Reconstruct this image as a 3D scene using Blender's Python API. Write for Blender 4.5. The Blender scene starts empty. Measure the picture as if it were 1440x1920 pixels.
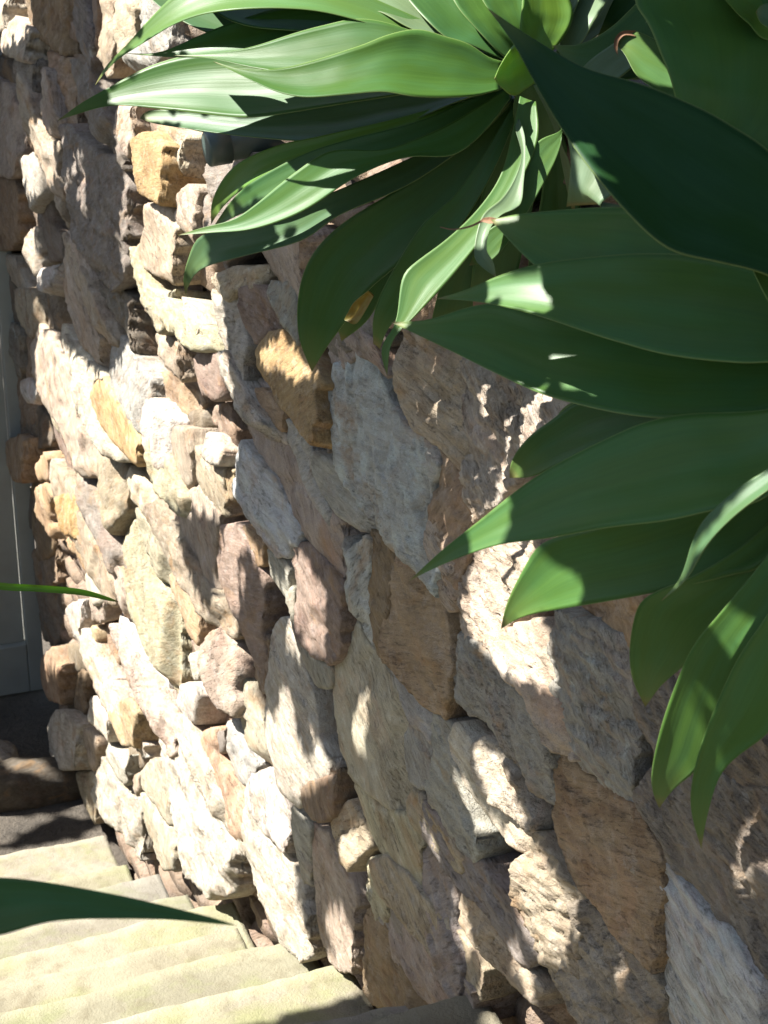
import bpy, math, random
import numpy as np
from mathutils import Vector, Matrix
from mathutils.geometry import delaunay_2d_cdt

random.seed(7)
scene = bpy.context.scene
col = scene.collection

# ---------------------------------------------------------------- camera, sky, sun, exposure
PITCH = math.radians(22.6)
FPX = 3510.0                       # focal length in pixels of the 1440x1920 photograph
cam_data = bpy.data.cameras.new('camera')
cam_data.sensor_fit = 'VERTICAL'
cam_data.sensor_height = 36.0
cam_data.lens = 36.0 * FPX / 1920.0
cam_data.clip_start = 0.05
cam_data.clip_end = 600.0
cam_data.dof.use_dof = True
cam_data.dof.focus_distance = 3.3
cam_data.dof.aperture_fstop = 16.0
cam = bpy.data.objects.new('camera', cam_data)
cam.location = (0, 0, 0)
cam.rotation_euler = (math.radians(90) - PITCH, 0, 0)
col.objects.link(cam)
scene.camera = cam

YAW = math.radians(20.0)
QW = 1.15                          # distance of the eye from the wall plane
A_DIR = np.array([-math.sin(YAW), math.cos(YAW), 0.0])      # along the wall, away from the camera
N_OUT = np.array([-math.cos(YAW), -math.sin(YAW), 0.0])     # out of the wall, towards the stairs
Z_UP = np.array([0.0, 0.0, 1.0])

SUN = 0.27 * A_DIR + 0.58 * N_OUT + 0.77 * Z_UP
SUN = SUN / np.linalg.norm(SUN)
elev = math.asin(SUN[2])
world = bpy.data.worlds.new('World')
scene.world = world
world.use_nodes = True
wn = world.node_tree
wn.nodes.clear()
sky = wn.nodes.new('ShaderNodeTexSky')
sky.sky_type = 'NISHITA'
sky.sun_disc = False
sky.sun_elevation = elev
sky.sun_rotation = math.atan2(SUN[0], SUN[1])
bg = wn.nodes.new('ShaderNodeBackground')
bg.inputs['Strength'].default_value = 0.05
wo = wn.nodes.new('ShaderNodeOutputWorld')
wn.links.new(sky.outputs[0], bg.inputs[0])
wn.links.new(bg.outputs[0], wo.inputs[0])

sl = bpy.data.lights.new('sun', 'SUN')
sl.energy = 5.0
sl.angle = math.radians(0.4)
sl.color = (1.0, 0.97, 0.92)
so = bpy.data.objects.new('sun', sl)
so.location = (-3, 0, 6)
so.rotation_euler = Vector(SUN).to_track_quat('Z', 'Y').to_euler()
col.objects.link(so)

vs = scene.view_settings
vs.view_transform = 'Standard'
vs.look = 'None'
vs.gamma = 1.0
vs.use_curve_mapping = False
vs.exposure = 2.0
scene.cycles.max_bounces = 8
scene.cycles.diffuse_bounces = 5

# ---------------------------------------------------------------- projection helpers
SP, CP = math.sin(PITCH), math.cos(PITCH)
UPV = np.array([0.0, SP, CP])
FWD = np.array([0.0, CP, -SP])
RGT = np.array([1.0, 0.0, 0.0])

def ray(x, y):
    return FWD + RGT * ((x - 720.0) / FPX) + UPV * ((960.0 - y) / FPX)

def at(x, y, depth):
    return ray(x, y) * depth

def on_plane(x, y, p0, n):
    r = ray(x, y)
    return r * (float(np.dot(p0, n)) / float(np.dot(r, n)))

def on_wall(x, y, off=0.0):
    r = ray(x, y)
    return r * ((QW - off) / float(np.dot(r, -N_OUT)))

def wall_pt(u, off, z):            # u along the wall from the eye's foot point
    return A_DIR * u - N_OUT * (QW - off) + Z_UP * z

def hash2(ix, iy, seed):
    h = (ix.astype(np.int64) * 374761393 + iy.astype(np.int64) * 668265263 + seed * 2147483647 + 1013904223) & 0xffffffff
    h = ((h ^ (h >> 13)) * 1274126177) & 0xffffffff
    h = h ^ (h >> 16)
    return (h & 0xffff) / 65535.0 * 2.0 - 1.0

def vnoise(x, y, seed):
    ix = np.floor(x); iy = np.floor(y)
    fx = x - ix; fy = y - iy
    ux = fx * fx * fx * (fx * (fx * 6 - 15) + 10); uy = fy * fy * fy * (fy * (fy * 6 - 15) + 10)
    def g(dx, dy):
        an = hash2(ix + dx, iy + dy, seed) * math.pi
        return np.cos(an) * (fx - dx) + np.sin(an) * (fy - dy)
    a = g(0, 0); b = g(1, 0); c = g(0, 1); d = g(1, 1)
    return 1.5 * ((a * (1 - ux) + b * ux) * (1 - uy) + (c * (1 - ux) + d * ux) * uy)

def fbm(x, y, seed, octv=4, gain=0.5):
    s = np.zeros_like(x); a = 1.0; t = 0.0
    for k in range(octv):
        c, sn = math.cos(0.6 * k + 0.3), math.sin(0.6 * k + 0.3)
        s += a * vnoise((x * c - y * sn) * 2 ** k + 17.3 * k, (x * sn + y * c) * 2 ** k - 9.1 * k, seed + 31 * k)
        t += a; a *= gain
    return s / t

# ---------------------------------------------------------------- scene helpers
def mesh_obj(name, verts, faces, material, parent=None, smooth=True, matrix=None):
    me = bpy.data.meshes.new(name)
    me.from_pydata([tuple(map(float, v)) for v in verts], [], faces)
    me.update()
    if smooth:
        me.polygons.foreach_set('use_smooth', [True] * len(me.polygons))
    if material is not None:
        me.materials.append(material)
    o = bpy.data.objects.new(name, me)
    col.objects.link(o)
    if parent is not None:
        o.parent = parent
    if matrix is not None:
        o.matrix_world = matrix
    return o

def thing(name, label, cat, loc=(0, 0, 0), group=None):
    o = bpy.data.objects.new(name, None)
    o.empty_display_size = 0.1
    o.location = loc
    col.objects.link(o)
    o['label'] = label
    o['category'] = cat
    if group:
        o['group'] = group
    bpy.context.view_layer.update()
    return o

def child(o, parent):              # parent without moving
    bpy.context.view_layer.update()
    o.parent = parent
    o.matrix_parent_inverse = parent.matrix_world.inverted()
    return o

# ---------------------------------------------------------------- materials
def new_mat(name):
    m = bpy.data.materials.new(name)
    m.use_nodes = True
    nt = m.node_tree
    nt.nodes.clear()
    out = nt.nodes.new('ShaderNodeOutputMaterial')
    return m, nt, out

class NB:
    """small node builder"""
    def __init__(self, nt):
        self.nt = nt
    def n(self, typ, **kw):
        nd = self.nt.nodes.new(typ)
        for k, v in kw.items():
            setattr(nd, k, v)
        return nd
    def put(self, sock, v):
        if hasattr(v, 'is_output') or isinstance(v, bpy.types.NodeSocket):
            self.nt.links.new(v, sock)
        else:
            sock.default_value = v
    def math(self, op, a, b=0.0, c=None, clamp=False):
        nd = self.n('ShaderNodeMath', operation=op, use_clamp=clamp)
        self.put(nd.inputs[0], a); self.put(nd.inputs[1], b)
        if c is not None:
            self.put(nd.inputs[2], c)
        return nd.outputs[0]
    def mix(self, f, a, b, blend='MIX'):
        nd = self.n('ShaderNodeMix', data_type='RGBA', blend_type=blend)
        self.put(nd.inputs[0], f); self.put(nd.inputs[6], a); self.put(nd.inputs[7], b)
        return nd.outputs[2]
    def mapping(self, vec, scale, loc=(0, 0, 0)):
        nd = self.n('ShaderNodeMapping')
        self.put(nd.inputs['Vector'], vec)
        nd.inputs['Scale'].default_value = scale
        self.put(nd.inputs['Location'], loc)
        return nd.outputs[0]
    def noise(self, vec, scale, detail=4.0, rough=0.55, dist=0.0):
        nd = self.n('ShaderNodeTexNoise')
        self.put(nd.inputs['Vector'], vec)
        nd.inputs['Scale'].default_value = scale
        nd.inputs['Detail'].default_value = detail
        nd.inputs['Roughness'].default_value = rough
        nd.inputs['Distortion'].default_value = dist
        return nd.outputs[0]
    def ramp(self, f, lo, hi, a=0.0, b=1.0):
        nd = self.n('ShaderNodeMapRange', clamp=True)
        self.put(nd.inputs[0], f)
        nd.inputs[1].default_value = lo; nd.inputs[2].default_value = hi
        nd.inputs[3].default_value = a; nd.inputs[4].default_value = b
        return nd.outputs[0]

def rgb(r, g, b):
    return (r, g, b, 1.0)

def make_stone_mat():
    m, nt, out = new_mat('sandstone')
    b = NB(nt)
    tc = b.n('ShaderNodeTexCoord').outputs['Object']
    oi = b.n('ShaderNodeObjectInfo')
    rnd = b.math('MULTIPLY', oi.outputs['Random'], 37.0)
    cx = b.n('ShaderNodeCombineXYZ')
    for i in range(3):
        b.put(cx.inputs[i], rnd)
    v = b.n('ShaderNodeVectorMath', operation='ADD')
    b.put(v.inputs[0], tc); b.put(v.inputs[1], cx.outputs[0])
    vr = b.n('ShaderNodeVectorRotate', rotation_type='Z_AXIS')
    b.put(vr.inputs['Vector'], v.outputs[0])
    r2 = b.math('FRACT', b.math('MULTIPLY', oi.outputs['Random'], 13.7))
    b.put(vr.inputs['Angle'], b.math('MULTIPLY', b.math('SUBTRACT', r2, 0.5), 1.5))
    r3 = b.math('ADD', 0.6, b.math('FRACT', b.math('MULTIPLY', oi.outputs['Random'], 71.3)))
    vs3 = b.n('ShaderNodeVectorMath', operation='SCALE')
    b.put(vs3.inputs[0], vr.outputs[0]); b.put(vs3.inputs['Scale'], r3)
    v = vs3.outputs[0]
    base = oi.outputs['Color']
    lich = oi.outputs['Alpha']
    big = b.noise(v, 7.0, 5.0, 0.6, 0.5)
    streak = b.noise(b.mapping(v, (9, 60, 60)), 1.0, 4.0, 0.65, 0.6)
    mid = b.noise(v, 26.0, 5.0, 0.65)
    fine = b.noise(v, 210.0, 3.0, 0.6)
    grain = b.noise(v, 620.0, 2.0, 0.6)
    hs = b.n('ShaderNodeHueSaturation')
    hs.inputs['Hue'].default_value = 0.49
    hs.inputs['Saturation'].default_value = 1.1
    hs.inputs['Value'].default_value = 0.72
    b.put(hs.inputs['Color'], base)
    hs2 = b.n('ShaderNodeHueSaturation')
    hs2.inputs['Saturation'].default_value = 0.6
    hs2.inputs['Value'].default_value = 1.3
    b.put(hs2.inputs['Color'], base)
    c = b.mix(b.ramp(big, 0.5, 0.68), base, hs.outputs[0])
    c = b.mix(b.ramp(mid, 0.5, 0.75, 0, 0.7), c, hs2.outputs[0])
    c = b.mix(b.ramp(streak, 0.38, 0.72, 0.0, 0.6), c, b.mix(1.0, c, rgb(0.50, 0.44, 0.37), 'MULTIPLY'))
    grime = b.noise(b.mapping(v, (4.5, 9, 9), (8.2, 3.3, 1.0)), 1.0, 6.0, 0.68, 0.7)
    c = b.mix(b.ramp(grime, 0.52, 0.68, 0, 0.5), c, b.mix(1.0, c, rgb(0.52, 0.50, 0.45), 'MULTIPLY'))
    c = b.mix(b.ramp(grime, 0.28, 0.42, 0.45, 0.0), c, b.mix(1.0, c, rgb(1.28, 1.26, 1.22), 'MULTIPLY'))
    # dark weathered pores and soot
    pore = b.ramp(fine, 0.60, 0.74)
    pore = b.math('MULTIPLY', pore, b.ramp(mid, 0.38, 0.62))
    c = b.mix(b.math('MULTIPLY', pore, 0.5), c, rgb(0.06, 0.05, 0.04))
    dash = b.noise(b.mapping(v, (28, 170, 170), (2.0, 5.0, 1.0)), 1.0, 4.0, 0.7, 0.4)
    dashf = b.math('MULTIPLY', b.ramp(dash, 0.55, 0.66), b.ramp(big, 0.35, 0.6))
    c = b.mix(b.math('MULTIPLY', dashf, 0.55), c, rgb(0.075, 0.06, 0.045))
    # rust stain
    rust = b.noise(b.mapping(v, (5, 11, 11), (4.2, 1.7, 0)), 1.0, 4.0, 0.6, 0.8)
    c = b.mix(b.ramp(rust, 0.55, 0.72, 0, 0.55), c, rgb(0.27, 0.155, 0.065))
    mv = b.noise(b.mapping(v, (4, 8, 8), (1.2, 9.1, 3.0)), 1.0, 4.0, 0.6, 0.8)
    c = b.mix(b.ramp(mv, 0.54, 0.70, 0, 0.45), c, b.mix(1.0, c, rgb(1.08, 0.86, 0.82), 'MULTIPLY'))
    # pale bluish lichen film
    lf = b.noise(b.mapping(v, (13, 16, 16), (1.3, 7.7, 2.0)), 1.0, 6.0, 0.7)
    lthr = b.math('SUBTRACT', 0.72, b.math('MULTIPLY', lich, 0.28))
    lfac = b.math('MULTIPLY', b.math('SUBTRACT', lf, lthr), 7.0, clamp=True)
    c = b.mix(b.math('MULTIPLY', lfac, 0.75), c, rgb(0.40, 0.43, 0.40))
    gl = b.ramp(grain, 0.2, 0.8, 0.72, 1.22)
    cg = b.n('ShaderNodeCombineColor')
    for i in range(3):
        b.put(cg.inputs[i], gl)
    c = b.mix(1.0, c, cg.outputs[0], 'MULTIPLY')
    p = b.n('ShaderNodeBsdfPrincipled')
    b.put(p.inputs['Base Color'], c)
    p.inputs['Roughness'].default_value = 0.92
    p.inputs['Specular IOR Level'].default_value = 0.25
    hh = b.math('ADD', b.math('MULTIPLY', fine, 0.0036), b.math('MULTIPLY', grain, 0.0014))
    hh = b.math('ADD', hh, b.math('MULTIPLY', streak, 0.006))
    hh = b.math('SUBTRACT', hh, b.math('MULTIPLY', pore, 0.003))
    hh = b.math('SUBTRACT', hh, b.math('MULTIPLY', dashf, 0.003))
    bp = b.n('ShaderNodeBump')
    bp.inputs['Strength'].default_value = 0.9
    bp.inputs['Distance'].default_value = 1.0
    b.put(bp.inputs['Height'], hh)
    b.put(p.inputs['Normal'], bp.outputs[0])
    b.put(out.inputs[0], p.outputs[0])
    return m

def make_step_mat():
    m, nt, out = new_mat('worn_step_stone')
    b = NB(nt)
    g = b.n('ShaderNodeNewGeometry').outputs['Position']
    oi = b.n('ShaderNodeObjectInfo')
    big = b.noise(g, 3.2, 5.0, 0.6, 0.4)
    mid = b.noise(g, 14.0, 5.0, 0.65)
    fine = b.noise(g, 150.0, 4.0, 0.65)
    c = b.mix(b.ramp(big, 0.35, 0.65), rgb(0.165, 0.148, 0.115), rgb(0.225, 0.207, 0.16))
    c = b.mix(b.ramp(mid, 0.48, 0.7, 0, 0.75), c, rgb(0.125, 0.105, 0.075))
    alg = b.noise(b.mapping(g, (1, 1, 1), (3.1, 2.2, 9.0)), 4.5, 6.0, 0.65, 0.3)
    c = b.mix(b.ramp(alg, 0.46, 0.64, 0, 0.7), c, rgb(0.165, 0.172, 0.085))
    c = b.mix(b.ramp(fine, 0.58, 0.75, 0, 0.5), c, rgb(0.13, 0.11, 0.07))
    at_ = b.n('ShaderNodeAttribute')
    at_.attribute_name = 'worn_edge'
    wn_ = b.noise(g, 22.0, 4.0, 0.6)
    ef = b.math('MULTIPLY', b.ramp(at_.outputs['Fac'], 0.45, 0.95), b.ramp(wn_, 0.3, 0.6, 0.35, 1.0))
    c = b.mix(b.math('MULTIPLY', ef, 0.32), c, rgb(0.36, 0.335, 0.26))
    c = b.mix(1.0, c, oi.outputs['Color'], 'MULTIPLY')
    p = b.n('ShaderNodeBsdfPrincipled')
    b.put(p.inputs['Base Color'], c)
    p.inputs['Roughness'].default_value = 0.93
    p.inputs['Specular IOR Level'].default_value = 0.2
    bp = b.n('ShaderNodeBump')
    bp.inputs['Strength'].default_value = 0.8
    bp.inputs['Distance'].default_value = 1.0
    b.put(bp.inputs['Height'], b.math('ADD', b.math('MULTIPLY', fine, 0.004), b.math('MULTIPLY', mid, 0.008)))
    b.put(p.inputs['Normal'], bp.outputs[0])
    b.put(out.inputs[0], p.outputs[0])
    return m

def make_soil_mat(name, c1, c2, scale=6.0):
    m, nt, out = new_mat(name)
    b = NB(nt)
    g = b.n('ShaderNodeNewGeometry').outputs['Position']
    big = b.noise(g, scale, 6.0, 0.65)
    fine = b.noise(g, scale * 14, 5.0, 0.7)
    c = b.mix(b.ramp(big, 0.35, 0.65), rgb(*c1), rgb(*c2))
    c = b.mix(b.ramp(fine, 0.5, 0.75, 0, 0.7), c, rgb(c1[0] * 0.4, c1[1] * 0.4, c1[2] * 0.4))
    p = b.n('ShaderNodeBsdfPrincipled')
    b.put(p.inputs['Base Color'], c)
    p.inputs['Roughness'].default_value = 0.95
    bp = b.n('ShaderNodeBump')
    bp.inputs['Strength'].default_value = 1.0
    bp.inputs['Distance'].default_value = 1.0
    b.put(bp.inputs['Height'], b.math('MULTIPLY', fine, 0.02))
    b.put(p.inputs['Normal'], bp.outputs[0])
    b.put(out.inputs[0], p.outputs[0])
    return m

def make_leaf_mat():
    m, nt, out = new_mat('agave_leaf')
    b = NB(nt)
    uv = b.n('ShaderNodeUVMap').outputs[0]
    oi = b.n('ShaderNodeObjectInfo')
    sep = b.n('ShaderNodeSeparateXYZ')
    b.put(sep.inputs[0], uv)
    rn = b.math('MULTIPLY', oi.outputs['Random'], 50.0)
    cx = b.n('ShaderNodeCombineXYZ')
    b.put(cx.inputs[0], rn); b.put(cx.inputs[1], rn)
    v = b.n('ShaderNodeVectorMath', operation='ADD')
    b.put(v.inputs[0], uv); b.put(v.inputs[1], cx.outputs[0])
    v = v.outputs[0]
    streak = b.noise(b.mapping(v, (2.5, 26, 1)), 1.0, 3.0, 0.6)
    fstreak = b.noise(b.mapping(v, (5.0, 150, 1)), 1.0, 3.0, 0.6)
    cloud = b.noise(b.mapping(v, (4, 3, 1)), 1.0, 3.0, 0.5)
    spot = b.noise(b.mapping(v, (26, 14, 1)), 1.0, 3.0, 0.6)
    base = oi.outputs['Color']
    hs = b.n('ShaderNodeHueSaturation')
    hs.inputs['Hue'].default_value = 0.525
    hs.inputs['Saturation'].default_value = 0.9
    hs.inputs['Value'].default_value = 1.1
    b.put(hs.inputs['Color'], base)
    c = b.mix(b.ramp(cloud, 0.4, 0.65), base, hs.outputs[0])
    c = b.mix(b.ramp(streak, 0.35, 0.7, 0, 0.32), c, b.mix(1.0, c, rgb(0.62, 0.70, 0.72), 'MULTIPLY'))
    c = b.mix(b.ramp(fstreak, 0.4, 0.8, 0, 0.16), c, b.mix(1.0, c, rgb(1.35, 1.3, 1.1), 'MULTIPLY'))
    edge = b.math('ABSOLUTE', b.math('SUBTRACT', sep.outputs[1], 0.5))
    c = b.mix(b.ramp(edge, 0.486, 0.498, 0, 0.5), c, rgb(0.22, 0.29, 0.10))
    c = b.mix(b.ramp(spot, 0.72, 0.77, 0, 0.6), c, rgb(0.10, 0.075, 0.035))
    # dry spine at the tip (u = 0 is the tip)
    c = b.mix(b.ramp(sep.outputs[0], 0.012, 0.035, 0.9, 0.0), c, rgb(0.16, 0.10, 0.05))
    c = b.mix(b.ramp(sep.outputs[0], 0.02, 0.14, 0.5, 0.0), c, rgb(0.13, 0.17, 0.045))
    p = b.n('ShaderNodeBsdfPrincipled')
    b.put(p.inputs['Base Color'], c)
    b.put(p.inputs['Roughness'], b.ramp(cloud, 0.3, 0.7, 0.35, 0.48))
    b.put(p.inputs['Specular IOR Level'], b.math('MULTIPLY', oi.outputs['Alpha'], 0.2))
    tr = b.n('ShaderNodeBsdfTranslucent')
    b.put(tr.inputs['Color'], b.mix(1.0, c, rgb(2.2, 2.1, 0.7), 'MULTIPLY'))
    mx = b.n('ShaderNodeMixShader')
    mx.inputs[0].default_value = 0.22
    b.put(mx.inputs[1], p.outputs[0]); b.put(mx.inputs[2], tr.outputs[0])
    bp = b.n('ShaderNodeBump')
    bp.inputs['Strength'].default_value = 0.1
    bp.inputs['Distance'].default_value = 1.0
    b.put(bp.inputs['Height'], b.math('MULTIPLY', b.math('ADD', streak, b.math('MULTIPLY', fstreak, 0.3)), 0.003))
    b.put(p.inputs['Normal'], bp.outputs[0])
    b.put(out.inputs[0], mx.outputs[0])
    return m

def make_plain(name, c, rough=0.5, bump=0.0, scale=20.0, var=0.25):
    m, nt, out = new_mat(name)
    b = NB(nt)
    tc = b.n('ShaderNodeTexCoord').outputs['Object']
    n1 = b.noise(tc, scale, 5.0, 0.6)
    c1 = rgb(*[k * (1 - var) for k in c]); c2 = rgb(*[min(1, k * (1 + var)) for k in c])
    p = b.n('ShaderNodeBsdfPrincipled')
    b.put(p.inputs['Base Color'], b.mix(b.ramp(n1, 0.3, 0.7), c1, c2))
    b.put(p.inputs['Roughness'], b.ramp(n1, 0.3, 0.7, rough * 0.85, min(1, rough * 1.15)))
    if bump:
        bp = b.n('ShaderNodeBump')
        bp.inputs['Strength'].default_value = 0.6
        bp.inputs['Distance'].default_value = 1.0
        b.put(bp.inputs['Height'], b.math('MULTIPLY', n1, bump))
        b.put(p.inputs['Normal'], bp.outputs[0])
    b.put(out.inputs[0], p.outputs[0])
    return m

MAT_STONE = make_stone_mat()
MAT_STEP = make_step_mat()
MAT_LEAF = make_leaf_mat()
MAT_SOIL = make_soil_mat('dark_soil', (0.04, 0.03, 0.02), (0.07, 0.052, 0.036))
MAT_GROUND = make_soil_mat('packed_earth', (0.06, 0.05, 0.038), (0.11, 0.09, 0.068), 3.0)
MAT_CORE = make_soil_mat('wall_packing', (0.06, 0.045, 0.032), (0.10, 0.075, 0.055), 9.0)
MAT_STEM = make_plain('agave_stem_bark', (0.22, 0.19, 0.14), 0.85, 0.01, 30.0)
MAT_DOOR = make_plain('grey_door_paint', (0.26, 0.265, 0.235), 0.5, 0.0005, 8.0, 0.08)
MAT_PIPE = make_plain('grey_green_plastic', (0.05, 0.072, 0.062), 0.4, 0.0004, 15.0, 0.1)
MAT_DRY = make_plain('dry_brown_leaf', (0.17, 0.085, 0.04), 0.8, 0.004, 60.0)
MAT_RENDER = make_plain('grey_render', (0.27, 0.27, 0.26), 0.9, 0.003, 40.0, 0.15)
# ---------------------------------------------------------------- the dry stone wall
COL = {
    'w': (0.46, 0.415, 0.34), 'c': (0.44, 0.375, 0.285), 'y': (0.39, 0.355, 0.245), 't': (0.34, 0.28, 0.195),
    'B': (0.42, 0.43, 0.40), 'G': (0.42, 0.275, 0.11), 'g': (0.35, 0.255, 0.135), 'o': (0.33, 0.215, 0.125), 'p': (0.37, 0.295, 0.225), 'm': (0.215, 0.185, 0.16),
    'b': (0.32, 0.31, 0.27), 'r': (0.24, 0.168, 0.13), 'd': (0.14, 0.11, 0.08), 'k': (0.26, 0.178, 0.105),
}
TILES = {'P': (0, 0, 3.0), 'Q': (0, 540, 3.0), 'R': (400, 540, 2.5714), 'U': (0, 1080, 2.7692), 'V': (400, 1080, 2.5714),
         'W': (900, 1080, 2.6667), 'X': (500, 1480, 2.88), 'Y': (900, 1480, 2.6667), 'Z': (0, 1480, 2.4), 'K': (840, 540, 2.4),
         'N': (600, 1100, 1.7143), 'M': (0, 300, 2.057), 'H': (480, 960, 4.0), 'F': (0, 0, 1.0)}
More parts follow.
